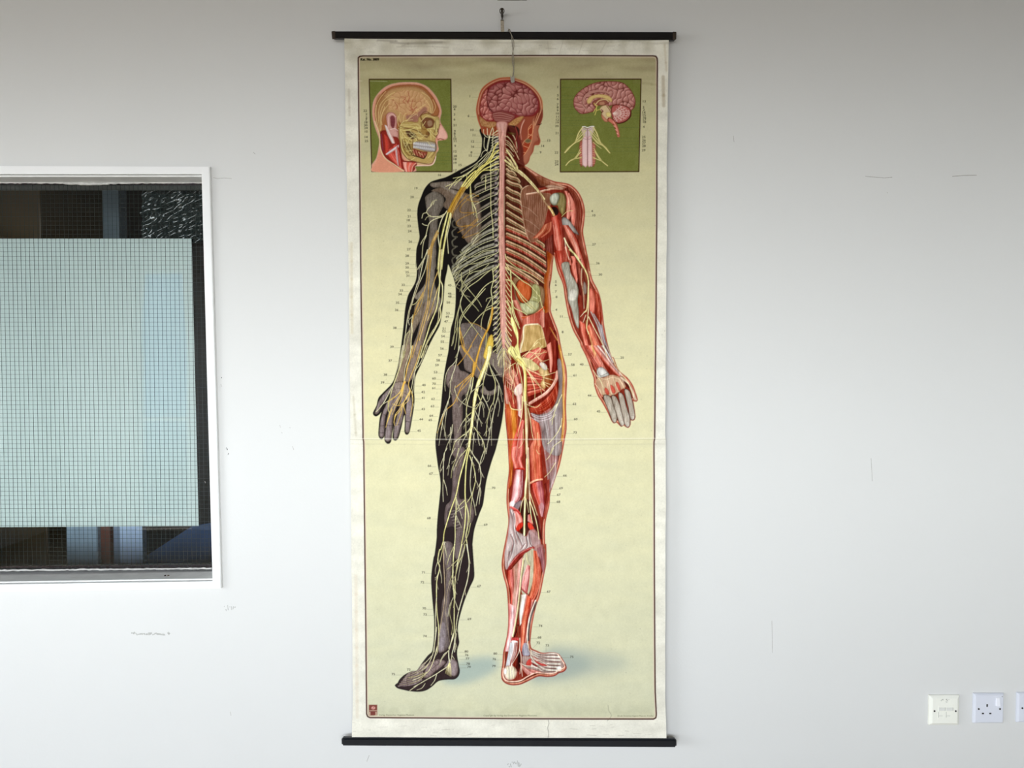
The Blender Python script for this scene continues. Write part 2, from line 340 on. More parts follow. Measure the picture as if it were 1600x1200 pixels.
# ---------------------------------------------------------------- marks on the wall
M_dirt = mat('dark_hole', '1E1C1A', .8); M_scuff = mat('grey_scuff', 'BBB8B2', .7, noise=.3, scale=200); M_fill = mat('filler_smear', 'C2C2BE', .8, noise=.25, scale=150)
def wmark(name, pts, r, m, flat=.25):
    bm = bmesh.new(); tube(bm, [WV(u, v, 0) for u, v in pts], r, 6)
    for q_ in bm.verts: q_.co.y *= flat
    obj(name, bm, m, wall)
for u, v, r in ((355, 702, .0022), (356.5, 709, .002), (346, 590, .0018), (353.5, 700, .0012)): wmark('screw_hole', [(u - .3, v), (u + .6, v + .3)], r, M_dirt)
wmark('wall_crack', [(333, 277.5), (340, 279), (350, 278.2), (362, 279)], .0006, M_scuff); wmark('wall_scratch', [(1352, 275.4), (1368, 277), (1382, 278), (1394, 277)], .0008, M_scuff)
wmark('wall_scratch', [(1488, 275.6), (1505, 274.3), (1526, 273.8)], .0011, M_scuff)
rr = random.Random(3)
for a_ in range(16):
    u = 205 + a_ * 3.3; wmark('filler_smear', [(u, 990 + rr.uniform(-2, 2)), (u + rr.uniform(2, 7), 990 + rr.uniform(-2.5, 2.5))], rr.uniform(.0010, .0026), M_fill)
wmark('filler_smear', [(262, 988), (265, 991)], .003, M_fill)
for a_ in range(7): u = 350 + a_ * 2.8; wmark('filler_smear', [(u, 948 + rr.uniform(-3, 5)), (u + 1, 950 + rr.uniform(-3, 5))], .0012, M_fill)
for a_ in range(10): u = 793 + a_ * 2.2; wmark('filler_smear', [(u, 1193 + rr.uniform(-5, 5)), (u + 1.5, 1194 + rr.uniform(-4, 5))], .0012, M_fill)
for p in (((437, 664), (438.5, 668)), ((440, 675), (441, 677)), ((452, 668), (454, 668.5)), ((457, 697), (459, 703)), ((573, 1190), (577, 1180)), ((1361, 716), (1363, 752)), ((345, 600), (346, 604)), ((396, 238), (399, 241)), ((1146, 212), (1147, 222)), ((1386, 300), (1387, 302)), ((360, 1112), (361, 1118)), ((1206, 970), (1207, 1020)), ((320, 752), (321, 755))): wmark('wall_scratch', p, .0006, M_scuff)
# rough paint edge where wall meets the ceiling
bm = bmesh.new()
for k in range(60):
    x_ = ROOM_X0 + 2.4 + k * .08
    box(bm, x_, x_ + .081, -.004 - rr.uniform(0, .002), 0, CEIL - .003 - (rr.uniform(.0, .006) if 19 < k < 27 else rr.uniform(0, .0015)), CEIL)
obj('trim_1', bm, mat('old_caulk', '9C9A94', .8, noise=.3, scale=50), kind='structure')
# moulded paint line beside the window
# ---------------------------------------------------------------- the printed picture, rasterised with numpy
SS = 3.0                                   # raster samples per picture unit while drawing
CU0, CV0, CU1, CV1 = 532.0, 50.0, 1056.0, 1168.0
CW, CH = int((CU1 - CU0) * SS), int((CV1 - CV0) * SS)
img = np.zeros((CH, CW, 3), np.float32)
RS = np.random.RandomState(7)
TILE = {'A': (720, 110, 7.056), 'B': (630, 250, 7.056), 'C': (780, 250, 7.056), 'D': (570, 390, 7.056),
        'E': (690, 390, 7.056), 'F': (850, 390, 7.056), 'G': (570, 540, 7.056), 'H': (680, 540, 7.056),
        'I': (780, 540, 7.056), 'J': (870, 540, 7.056), 'K': (650, 700, 7.056), 'L': (760, 700, 7.056),
        'M': (640, 850, 7.056), 'N': (740, 850, 7.056), 'O': (600, 980, 10.0), 'P': (760, 980, 10.0),
        'Q': (560, 110, 7.056), 'R': (860, 110, 7.056), 'X': (0, 0, 1.0)}

def T(s):
    out = []; t = TILE['X']
    for w in s.split():
        if w in TILE:
            t = TILE[w]
        else:
            x, y = w.split(',')
            out.append((t[0] + float(x) / t[2], t[1] + float(y) / t[2]))
    return np.array(out, np.float64)

def hexc(c):
    if isinstance(c, str):
        return np.array([int(c[i:i + 2], 16) / 255.0 for i in (0, 2, 4)], np.float32)
    return np.asarray(c, np.float32)

def crom(p, closed=False, step=2.0):
    p = np.asarray(p, np.float64)
    n = len(p)
    if n < 3:
        d = np.hypot(*(p[-1] - p[0])); m = max(2, int(d / step) + 1)
        return p[0] + (p[-1] - p[0]) * np.linspace(0, 1, m)[:, None]
    if closed:
        q = np.vstack([p[-1], p, p[0], p[1]]); segs = n
    else:
        q = np.vstack([2 * p[0] - p[1], p, 2 * p[-1] - p[-2]]); segs = n - 1
    out = []
    for i in range(segs):
        a, b, c, d = q[i], q[i + 1], q[i + 2], q[i + 3]
        m = max(1, int(np.hypot(*(c - b)) / step))
        t = (np.arange(m) / m)[:, None]
        out.append(0.5 * ((2 * b) + (c - a) * t + (2 * a - 5 * b + 4 * c - d) * t * t + (3 * b - a - 3 * c + d) * t ** 3))
    if not closed:
        out.append(p[-1:])
    return np.vstack(out)

def stroke(p, w, col, w1=None, a=1.0, smooth=True, soft=0.6, clip=None):
    if isinstance(p, str): p = T(p)
    col = hexc(col)
    if w1 is None: w1 = w
    q = crom(p) if smooth else np.asarray(p, np.float64)
    if len(q) < 2: return
    X = (q[:, 0] - CU0) * SS; Y = (q[:, 1] - CV0) * SS
    W = np.linspace(w, w1, len(q)) * SS * 0.5
    n = len(q) - 1
    for s in range(0, n, 14):
        e = min(n, s + 14)
        m = max(W[s:e + 1]) + 2 + soft * SS
        x0 = max(0, int(X[s:e + 1].min() - m)); x1 = min(CW, int(X[s:e + 1].max() + m) + 1)
        y0 = max(0, int(Y[s:e + 1].min() - m)); y1 = min(CH, int(Y[s:e + 1].max() + m) + 1)
        if x1 <= x0 or y1 <= y0: continue
        cov = np.zeros((y1 - y0, x1 - x0), np.float32)
        for i in range(s, e):
            mm = max(W[i], W[i + 1]) + 1 + soft * SS
            a0 = max(x0, int(min(X[i], X[i + 1]) - mm)); a1 = min(x1, int(max(X[i], X[i + 1]) + mm) + 1)
            b0 = max(y0, int(min(Y[i], Y[i + 1]) - mm)); b1 = min(y1, int(max(Y[i], Y[i + 1]) + mm) + 1)
            if a1 <= a0 or b1 <= b0: continue
            gx = np.arange(a0, a1, dtype=np.float32)[None, :] - X[i]
            gy = np.arange(b0, b1, dtype=np.float32)[:, None] - Y[i]
            dx = X[i + 1] - X[i]; dy = Y[i + 1] - Y[i]; L2 = dx * dx + dy * dy + 1e-9
            t = np.clip((gx * dx + gy * dy) / L2, 0, 1)
            d = np.hypot(gx - t * dx, gy - t * dy)
            c = np.clip((W[i] + (W[i + 1] - W[i]) * t - d) / (soft * SS) + 0.5, 0, 1)
            v = cov[b0 - y0:b1 - y0, a0 - x0:a1 - x0]
            np.maximum(v, c, out=v)
        cov *= a
        if clip is not None: cov *= clip[y0:y1, x0:x1]
        r = img[y0:y1, x0:x1]
        r += (col - r) * cov[..., None]

def polymask(q):
    """even-odd mask of a polygon in its bounding box"""
    X = (q[:, 0] - CU0) * SS; Y = (q[:, 1] - CV0) * SS
    x0 = max(0, int(X.min()) - 2); x1 = min(CW, int(X.max()) + 3)
    y0 = max(0, int(Y.min()) - 2); y1 = min(CH, int(Y.max()) + 3)
    m = np.zeros((y1 - y0, x1 - x0), np.float32)
    Xn = np.roll(X, -1); Yn = np.roll(Y, -1)
    for r in range(y0, y1):
        yy = r + 0.5 - 0.5
        s = ((Y <= yy) & (Yn > yy)) | ((Yn <= yy) & (Y > yy))
        if not s.any(): continue
        xs = np.sort(X[s] + (yy - Y[s]) / (Yn[s] - Y[s]) * (Xn[s] - X[s]))
        for k in range(0, len(xs) - 1, 2):
            a = max(0, int(math.ceil(xs[k])) - x0); b = min(x1 - x0, int(xs[k + 1]) + 1 - x0)
            if b > a: m[r - y0, a:b] = 1
    return m, x0, y0, x1, y1

def blur(m, r):
    """three box blurs, radius in raster samples"""
    r = int(max(1, round(r)))
    for _ in range(2):
        for ax in (0, 1):
            p = np.concatenate([np.repeat(np.take(m, [0], ax), r + 1, ax), m, np.repeat(np.take(m, [-1], ax), r, ax)], ax)
            c = np.cumsum(p, ax, dtype=np.float64)
            n = m.shape[ax]
            m = ((np.take(c, range(2 * r + 1, 2 * r + 1 + n), ax) - np.take(c, range(0, n), ax)) / (2 * r + 1)).astype(np.float32)
    return m

def fill(p, col, edge=None, ew=3.0, a=1.0, smooth=True, grad=None, clip=None, soft=1, noise=0.0, light=None):
    """col flat; edge = colour at the rim fading to col over ew; grad = second colour at the bottom;
       light = (colour, dx, dy, amount): drawn highlight displaced by dx,dy"""
    if isinstance(p, str): p = T(p)
    q = crom(p, True) if smooth else np.asarray(p, np.float64)
    m, x0, y0, x1, y1 = polymask(q)
    c = np.broadcast_to(hexc(col), m.shape + (3,)).astype(np.float32)
    if grad is not None:
        t = np.linspace(0, 1, m.shape[0], dtype=np.float32)[:, None, None]
        c = c * (1 - t) + hexc(grad) * t
    if edge is not None:
        pad = int(ew * SS) + 2
        b = blur(np.pad(m, pad), ew * SS * 0.5)[pad:-pad, pad:-pad]
        t = np.clip((b - 0.5) * 2, 0, 1)[..., None] ** 0.8
        c = hexc(edge) * (1 - t) + c * t
    if light is not None:
        lc, dx, dy, am = light
        b = blur(m, ew * SS)
        b = np.clip(np.roll(b, (int(dy * SS), int(dx * SS)), (0, 1)) * 1.6 - 0.75, 0, 1) * am
        c = c + (hexc(lc) - c) * b[..., None]
    if noise:
        c = c + (blur(RS.rand(*m.shape).astype(np.float32), 2)[..., None] - 0.5) * noise
    mm = blur(m, soft) * a
    if clip is not None: mm = mm * clip[y0:y1, x0:x1]
    r = img[y0:y1, x0:x1]
    r += (c - r) * mm[..., None]
    return q

def fullmask(p, smooth=True):
    if isinstance(p, str): p = T(p)
    q = crom(p, True) if smooth else p
    m, x0, y0, x1, y1 = polymask(q)
    f = np.zeros((CH, CW), np.float32); f[y0:y1, x0:x1] = blur(m, 1)
    return f

def resamp(p, n):
    d = np.r_[0, np.cumsum(np.hypot(*np.diff(p, axis=0).T))]
    t = np.linspace(0, d[-1], n)
    return np.c_[np.interp(t, d, p[:, 0]), np.interp(t, d, p[:, 1])]

def ramp(cols, t):
    cols = [hexc(c) for c in cols]
    x = t * (len(cols) - 1); i = min(int(x), len(cols) - 2); f = x - i
    return cols[i] * (1 - f) + cols[i + 1] * f

def band(Ls, Rs, cols, w=0.8, jit=0.10, a=1.0, clip=None, hi=None, nh=0, taper=True):
    """muscle: fibres running between a left and a right border, coloured across by cols"""
    Lp = crom(T(Ls) if isinstance(Ls, str) else Ls); Rp = crom(T(Rs) if isinstance(Rs, str) else Rs)
    n = max(6, int(max(len(Lp), len(Rp)) * 0.7))
    Lp = resamp(Lp, n); Rp = resamp(Rp, n)
    wid = np.hypot(*(Lp - Rp).T)
    k = max(3, int(wid.max() / (w * 0.62)))
    for f in [(i + 0.5) / k for i in range(k)]:
        c = ramp(cols, f) + (RS.rand() - 0.5) * 2 * jit
        stroke(Lp * (1 - f) + Rp * f, w, np.clip(c, 0, 1), a=a, smooth=False, clip=clip)
    for _ in range(nh):
        f = RS.uniform(0.08, 0.92); s = RS.randint(0, max(1, n // 2)); e = min(n, s + RS.randint(n // 4, n))
        P = (Lp * (1 - f) + Rp * f)[s:e]
        if len(P) > 2:
            stroke(P, 0.35, hi or 'E8A898', a=0.55, smooth=False, clip=clip)
    return np.vstack([Lp, Rp[::-1]])

def bpnoise(h, w, lam, seed, aniso=1.0):
    r = np.random.RandomState(seed)
    F = np.fft.rfft2(r.randn(h, w))
    fy = np.fft.fftfreq(h)[:, None] * aniso; fx = np.fft.rfftfreq(w)[None, :]
    k = np.hypot(fy, fx) * lam
    n = np.fft.irfft2(F * np.exp(-((k - 1) / 0.22) ** 2), s=(h, w))
    return (n / n.std()).astype(np.float32)

def lpnoise(h, w, lam, seed, lamy=None):
    r = np.random.RandomState(seed)
    F = np.fft.rfft2(r.randn(h, w))
    fy = np.fft.fftfreq(h)[:, None] * (lamy or lam); fx = np.fft.rfftfreq(w)[None, :] * lam
    n = np.fft.irfft2(F * np.exp(-(fy ** 2 + fx ** 2)), s=(h, w))
    return (n / n.std()).astype(np.float32)

def gyri(p, dark, mid, lite, lam=7.0, seed=1, lw=0.45, clip=None, a=1.0, aniso=1.0, edge=None, ew=6.0):
    if isinstance(p, str): p = T(p)
    m, x0, y0, x1, y1 = polymask(crom(p, True))
    n = bpnoise(m.shape[0], m.shape[1], lam * SS, seed, aniso)
    h = np.clip(np.abs(n) / lw, 0, 1) ** 0.7
    hh = blur(np.clip(np.abs(n) / 1.2, 0, 1), 2)
    gy, gx = np.gradient(hh)
    L = np.clip(0.45 + (gx * 1.2 + gy * 1.6) * 2.6, 0, 1)[..., None]
    c = hexc(mid) * (1 - L) + hexc(lite) * L
    c = hexc(dark) * (1 - h[..., None]) + c * h[..., None]
    if edge is not None:
        pad = int(ew * SS) + 2
        b = blur(np.pad(m, pad), ew * SS * 0.5)[pad:-pad, pad:-pad]
        t = np.clip((b - 0.5) * 2, 0, 1)[..., None]
        c = c * t + (c * 0.45 + hexc(edge) * 0.55) * (1 - t)
    mm = blur(m, 1) * a
    if clip is not None: mm = mm * clip[y0:y1, x0:x1]
    r = img[y0:y1, x0:x1]; r += (c - r) * mm[..., None]

def along(s, f):
    p = crom(T(s) if isinstance(s, str) else s); return resamp(p, 101)[int(round(f * 100))]

def twigs(s, n, ln, col, w=0.7, side=0, ang=25, clip=None, f0=0.1, f1=1.0, a=0.9):
    """short side branches of a nerve"""
    p = resamp(crom(T(s) if isinstance(s, str) else s), 61); n = max(2, int(n * .62)); w *= .85
    for i in range(n):
        f = f0 + (f1 - f0) * (i + RS.rand() * 0.7) / n
        k = min(59, int(f * 60)); d = p[k + 1] - p[k]; d /= np.hypot(*d) + 1e-9
        sg = side if side else (1 if i % 2 else -1)
        t = math.radians(ang * sg * RS.uniform(0.6, 1.3)); L = ln * RS.uniform(0.6, 1.3)
        r = np.array([d[0] * math.cos(t) - d[1] * math.sin(t), d[0] * math.sin(t) + d[1] * math.cos(t)])
        e = p[k] + r * L; mid = p[k] + r * L * 0.5 + d * L * 0.08
        e = e + np.array([0, L * 0.15])
        stroke([p[k], mid, e], w, col, w1=0.35, a=a, clip=clip)
        if L > 9:
            stroke([mid, mid + (r * 0.7 + np.array([-r[1], r[0]]) * 0.35) * L * 0.45], w * 0.7, col, w1=0.3, a=a, clip=clip)
# ---------------------------------------------------------------- drawing the chart, back to front
PALE, GOLD, CREAM, YEL = 'E6E2A6', 'C99E4C', 'EFEBC6', 'F0E68C'
# paper margin and printed ground
yy = np.linspace(CV0, CV1, CH, dtype=np.float32)[:, None]; xx = np.linspace(CU0, CU1, CW, dtype=np.float32)[None, :]
marg = np.ones((CH, CW, 3), np.float32) * hexc('E7E3D4')
n1 = lpnoise(CH, CW, 60, 3, 60)[..., None]; n2 = lpnoise(CH, CW, 9, 4, 9)[..., None]; n3 = lpnoise(CH, CW, 220, 5, 60)[..., None]
img[:] = marg + n1 * 0.010 + n2 * 0.008 + n3 * 0.012
# worn, soiled strip below the top batten and rubbing near the side edges
soil = np.clip(1 - np.abs(yy - 66) / 5, 0, 1) * np.clip(0.3 + 0.5 * lpnoise(CH, CW, 160, 6, 25), 0, 1)
img[:] = img + (hexc('A79F8C') - img) * (soil * 0.55)[..., None]
soil = np.clip(1 - (yy - 60) / 90, 0, 1) * np.clip(0.35 + 0.5 * lpnoise(CH, CW, 90, 61, 90), 0, 1)
img[:] = img + (hexc('A8A084') - img) * (soil * 0.4)[..., None]
BORD = [(559.5, 95), (559.7, 90), (562, 88), (567, 87.3), (700, 86.9), (870, 86.6), (1020, 87.3), (1024.5, 88), (1026.5, 91), (1026.9, 96),
        (1026.3, 300), (1024.4, 540), (1022.8, 684), (1021.8, 690), (1022.3, 900), (1023.6, 1080), (1025.4, 1117), (1024.6, 1121.5), (1021, 1123.4),
        (900, 1123.2), (740, 1122.3), (578, 1121.2), (574.3, 1119.6), (572.6, 1115.5), (571.5, 1000), (569.3, 800), (568.0, 690), (567.0, 684), (564.6, 500), (562.0, 300), (560, 140)]
BORD = np.array(BORD)
bm, bx0, by0, bx1, by1 = polymask(BORD)
bg = np.ones((CH, CW, 3), np.float32) * hexc('DBDDB6')
tv = np.clip((yy - 100) / 420, 0, 1)[..., None]
bg = hexc('C4BC92') * (1 - tv) + hexc('DED7AC') * tv
tv = np.clip((yy - 620) / 450, 0, 1)[..., None]
bg = bg * (1 - tv) + hexc('D3D1B2') * tv
brn = np.clip(1 - (yy - 88) / 65, 0, 1) * (0.75 + 0.2 * lpnoise(CH, CW, 200, 8, 40))
bg = bg + (hexc('9B8E6C') - bg) * np.clip(brn * 0.75, 0, 1)[..., None]
bg = bg + n1 * 0.004 + n2 * 0.005 + n3 * 0.005 * np.array([1, .8, .3], np.float32)
bg = bg - np.clip(1 - np.abs(yy - 1112) / 22, 0, 1)[..., None] * 0.05 * np.clip(0.6 + n1 * 0.6, 0, 1)
bl = blur(bm, 1)[..., None]
img[by0:by1, bx0:bx1] += (bg[by0:by1, bx0:bx1] - img[by0:by1, bx0:bx1]) * bl
del bg, marg
# pale lilac keyline just inside, dark brown border line
ins = BORD + (np.array([797, 605]) - BORD) * np.array([0.0075, 0.0035])
stroke(np.vstack([ins, ins[:1]]), 1.4, 'DCC8B4', a=0.8, smooth=False)
stroke(np.vstack([BORD, BORD[:1]]), 2.0, '3E1712', smooth=False, soft=0.5)
# small crest in the corner
fill('X 576,1101.2 589,1101 589.2,1117.6 576.2,1117.8', '7A4038', smooth=False)
fill('X 579.5,1106 583,1103.4 586.6,1106 583,1108.6', 'D69C90')
stroke('X 582.3,1107 584,1104.8', 0.6, '7A4038')
stroke('X 577,1110.4 588.6,1110.3', 0.7, 'E6D4B8'); stroke('X 577.6,1112.6 577.7,1117', 1.3, 'E0CDB0', smooth=False); stroke('X 587.4,1112.6 587.5,1117', 1.3, 'E0CDB0', smooth=False)

def leader(x0, y0, x1, y1): stroke([(x0, y0), (x1, y1)], 0.35, '6E6C50', a=0.55, smooth=False)

# ---- soft printed ground tone beside the feet (blue-grey wash of the lithograph)
def wash(p, col, r, a):
    m, x0, y0, x1, y1 = polymask(crom(T(p), True))
    pad = int(r * 2.2 * SS); mm = blur(np.pad(m, pad), r * SS) * a
    X0, Y0 = x0 - pad, y0 - pad; sx = max(0, -X0); sy = max(0, -Y0)
    mm = mm[sy:, sx:]; X0 = max(0, X0); Y0 = max(0, Y0)
    mm = mm[:CH - Y0, :CW - X0]
    reg = img[Y0:Y0 + mm.shape[0], X0:X0 + mm.shape[1]]; reg += (hexc(col) - reg) * mm[..., None]
wash('X 690,1063 712,1036 765,1026 778,1040 760,1056 720,1069', '90A4A4', 6, 0.62)
wash('X 830,1064 850,1020 900,1024 925,1038 890,1055', '8C9A98', 7, 0.7)
wash('X 860,1012 930,1018 985,1036 940,1052 870,1062', 'A4ACA0', 9, 0.6)

# ================= LEFT HALF: dark silhouette with bones and nerves
HEADO = 'A 560,75 420,85 300,140 225,210 190,310 168,420 172,480 190,560 215,625 250,700 400,720 560,700 660,900 640,985 700,1040 745,1010 765,945 795,900 805,860 815,825 860,822 878,775 862,720 853,660 868,610 890,560 905,500 902,420 893,330 860,260 800,190 700,125 600,92'
LEFT = ('A 220,640 235,760 222,900 190,970 150,1010 0,1090 B 480,185 380,215 300,245 240,310 200,400 165,500 155,600 165,720 180,850 160,930 145,1000 140,1180 '
        'D 568,100 575,250 560,350 520,430 480,500 455,600 440,700 430,820 415,950 395,1100 380,1200 G 370,200 345,300 320,380 280,440 200,520 150,580 130,660 90,745 120,778 160,755 185,728 '
        '165,800 150,960 160,1010 185,1030 212,1000 222,960 218,1040 250,1080 285,1060 300,960 322,870 312,950 308,1020 335,1045 365,1020 395,920 435,760 '
        '442,850 438,950 460,980 490,950 515,820 535,700 545,600 540,500 545,420 560,330 600,240 650,130 705,0 '
        'D 760,950 815,850 835,780 860,600 870,480 880,350 905,230 918,160 950,230 985,330 1003,430 1000,600 985,740 950,870 935,1000 920,1130 '
        'G 900,170 870,350 850,550 835,700 800,900 785,1000 780,1100 K 240,180 265,320 272,430 260,560 240,750 230,900 228,1000 205,1180 M 265,150 240,350 243,500 260,700 272,850 268,1050 250,1190 '
        'O 770,280 750,380 680,450 580,580 510,680 440,690 370,715 300,760 240,820 215,870 170,905 210,950 300,975 400,995 540,1005 650,985 740,930 830,850 900,825 1000,815 1100,810 1160,760 1180,680 1165,600 1140,450 1140,350 1170,240 1160,150 1150,50 '
        'M 530,900 550,800 600,630 660,480 705,380 710,300 700,150 690,0 K 620,1050 640,900 690,740 735,620 755,480 780,330 830,150 880,0 H 720,900 745,750 755,630 758,450 745,340 X 787,560 787,400 785,280 785,205')
lq = T(LEFT)
fill(lq, '17130F', grad='382A2C', edge='0F0C0C', ew=2.0, smooth=True)
LM = fullmask(lq)
stroke(np.vstack([crom(lq, True)]), 0.5, '0A0808', smooth=False, a=0.8)
BONE, BONE2, BE = '6C625C', '7C6E62', '938A82'
def bone(p, col='665C56', edge='4A423E', lite='9A9088', ew=1.6, a=0.95):
    q = fill(p, col, edge=edge, ew=ew, a=a, clip=LM, light=(lite, -1, -0.5, 0.5), noise=0.25)
    stroke(np.vstack([q, q[:1]]), 0.45, 'A49A90', a=0.45, smooth=False, clip=LM)
# scapula, clavicle, humerus
bone('B 300,262 420,240 560,236 700,240 700,300 640,330 560,318 440,300 330,300', '6A605A')
bone('B 310,340 420,300 560,330 680,360 800,420 838,470 850,680 838,860 790,940 720,920 650,820 580,690 500,560 440,500 470,430 400,360', '5E5048', '4C423C', '8C7A6C')
bone('B 300,262 400,290 480,330 600,400 700,460 690,430 600,350 480,300 350,250', '7A7068')
bone('B 250,400 330,350 400,370 445,420 440,500 400,580 380,640 372,760 362,900 356,1080 350,1200 262,1200 275,1000 285,850 292,700 262,560 245,450', '5C5652', '484240', '8A837C')
bone('D 690,0 780,0 775,120 768,250 770,380 800,470 835,550 830,610 790,690 740,640 700,520 690,560 600,640 560,600 590,560 545,520 620,440 670,350 680,180', '6A645E', '504844', '9A928A')
# forearm bones
bone('D 560,600 620,580 650,640 620,760 570,850 520,960 505,1100 490,1200 410,1200 430,1060 470,920 520,800 540,700', '6E6258', '54483E', '9A8C7C')
bone('D 660,590 720,560 780,640 740,720 690,830 660,960 630,1080 600,1200 515,1200 530,1060 580,930 610,800 640,700', '74665E', '584C44', 'A0928A')
bone('G 420,0 500,0 480,160 440,300 420,390 340,400 370,250', '7A685C', '5C4E44', 'A08E80'); bone('G 530,0 620,0 570,200 540,340 470,400 440,370 480,200', '7A6A62', '5C4E48', 'A2948A')
for s in ('G 330,410 420,400 470,430 500,520 470,600 400,560 300,560 290,500',): bone(s, '7C6C66', '4E4240', 'A89C96')
# metacarpals and fingers
for s in ('G 300,450 320,480 250,560 190,640 150,740 110,750 130,680 180,570', 'G 300,520 335,540 290,660 230,760 215,900 205,1000 165,1000 165,900 190,760 240,640', 'G 350,540 390,560 345,680 305,800 300,900 280,1040 225,1040 235,900 250,780 290,660',
          'G 410,560 440,580 430,680 410,820 380,920 360,1010 320,1020 325,900 350,800 385,660', 'G 470,560 510,580 525,680 505,820 485,950 450,950 448,850 450,740 460,650'):
    bone(s, '74676A', '40363A', 'A49AA0')
for s in ('G 215,880 170,885', 'G 300,882 232,878', 'G 385,872 335,870', 'G 500,840 450,835', 'G 210,760 245,775', 'G 300,730 350,735', 'G 205,960 170,960'): stroke(s, 0.7, '2A2224', a=0.8, clip=LM)
for s in ('G 330,410 420,390 480,440', 'G 300,500 380,470 460,500', 'G 340,560 420,520 490,560', 'G 320,450 350,520', 'G 400,420 420,520'): stroke(s, 0.5, '3A3032', a=0.8, clip=LM)
# ribs (left)
ribL = []
for k, (ya, xb, yb, dx) in enumerate([(268, 752, 278, 0), (277, 742, 292, 0), (287, 737, 307, 0), (299, 738, 320, 0), (312, 742, 334, 0), (326, 745, 350, 0), (341, 738, 370, 0), (355, 722, 392, 0), (368, 714, 404, 0), (380, 708, 417, 0), (391, 706, 428, 0), (403, 712, 436, 0), (414, 722, 446, 0)]):
    g = '86857A' if k > 6 else '766E64'
    xm = (776 + xb) / 2
    pts = [(776, ya), (xm + 6, ya + (yb - ya) * 0.30 - 1), (xb + 3, yb - 4), (xb, yb)]
    ribL.append(pts)
    stroke(pts, 5.2 if k > 5 else 4.2, '3F3B36', w1=3.6, clip=LM, a=0.95); stroke(pts, 3.8 if k > 5 else 3.0, g, w1=2.6, clip=LM); stroke(np.array(pts) - [0, 0.9], 0.9, 'A3A392' if k > 6 else '8F877B', clip=LM, a=0.8)
for y in (365, 380, 394, 408, 420, 350): stroke([(712, y - 8), (706.5, y - 3), (708, y + 4), (714, y + 5)], 2.2, '6E6E64', clip=LM, a=0.7)
fill('B 540,590 640,720 700,800 720,900 850,880 850,470 720,400 600,470', '6B5B50', a=0.45, clip=LM, edge='4C4038')
# pelvis, femur
bone('E 210,830 280,808 360,815 440,850 500,900 540,1000 560,1100 600,1200 300,1200 250,1080 220,960', '5A5150', '463C3C', '80787A')
bone('H 270,0 500,0 640,60 740,150 745,330 700,330 650,250 600,200 580,260 560,330 520,380 470,360 400,300 330,260 310,150', '5F5452', '463C3A', '8A7E7A')
bone('H 500,490 560,440 600,500 650,480 690,430 670,520 600,545 520,530', '5E5454'); fill('H 540,400 620,360 680,400 650,470 590,500 550,460', '201818', clip=LM)
bone('H 150,240 240,215 270,270 330,290 400,340 410,430 350,520 290,560 300,700 290,900 280,1100 280,1200 190,1200 210,1000 190,800 190,650 170,500 120,400', '5E5150', '463A3A', '8C8080')
bone('K 420,0 530,0 520,150 490,300 470,450 480,560 560,560 600,600 640,690 620,800 560,880 470,900 400,860 330,870 315,780 330,640 380,580 400,450 405,300 430,150', '54474A', '403438', '7C7074')
fill('K 345,700 400,640 470,700 520,760 490,860 400,900 350,860', '2E2427', clip=LM, a=0.6)
for i in range(7): stroke([(650 + (360 + i * 12) / 7.056, 700 + (700 + i * 32) / 7.056), (650 + (430 + i * 10) / 7.056, 700 + (690 + i * 30) / 7.056)], 0.7, 'B0A6A6', a=0.75, clip=LM)
bone('K 440,920 520,900 560,930 530,1050 510,1200 430,1200', '554A4E', '40363A', '7C7276')
bone('M 370,0 470,0 460,200 450,420 440,600 430,800 430,1000 440,1110 380,1180 330,1170 310,1040 340,860 360,650 395,500 400,300', '5C5255', '453B3E', '8A8084')
bone('M 330,900 390,860 410,1000 400,1120 340,1160', '6E6468', lite='A8A0AC')
# foot bones
bone('O 880,150 940,140 960,260 930,350 870,400 850,300', '7C7278', '5A4E54', 'ACA4B0')
bone('O 1020,500 1090,500 1140,560 1150,680 1110,760 1050,750 1000,690 940,620 980,560', '7A6C70', '4A3E44', 'A89CA2')
bone('O 700,560 800,520 860,500 960,540 900,610 800,690 700,780 620,780 640,690', '7A686A', '4A3A40', 'A6989C')
for i in range(6):
    f = i / 5
    stroke([(600 + (640 - 60 * f) / 10, 980 + (560 + 260 * f) / 10), (600 + (480 - 30 * f) / 10, 980 + (690 + 200 * f) / 10), (600 + (360 - 140 * f) / 10, 980 + (740 + 180 * f) / 10)], 2.6, '85767A', w1=2.0, clip=LM)
    stroke([(600 + (640 - 60 * f) / 10, 980 + (545 + 260 * f) / 10), (600 + (480 - 30 * f) / 10, 980 + (672 + 200 * f) / 10), (600 + (370 - 130 * f) / 10, 980 + (722 + 180 * f) / 10)], 0.6, 'CFC3A8', clip=LM, a=0.9)
    stroke([(600 + (600 - 60 * f) / 10, 980 + (640 + 210 * f) / 10), (600 + (350 - 110 * f) / 10, 980 + (760 + 170 * f) / 10)], 0.7, '33262A', clip=LM, a=0.9)
for s in ('O 700,600 760,560 800,600 750,650', 'O 680,700 720,660 760,700', 'O 800,530 840,520 860,560 820,590', 'O 760,720 800,690', 'O 640,740 690,740 700,780'): stroke(s, 0.8, '3E3034', a=0.8, clip=LM)

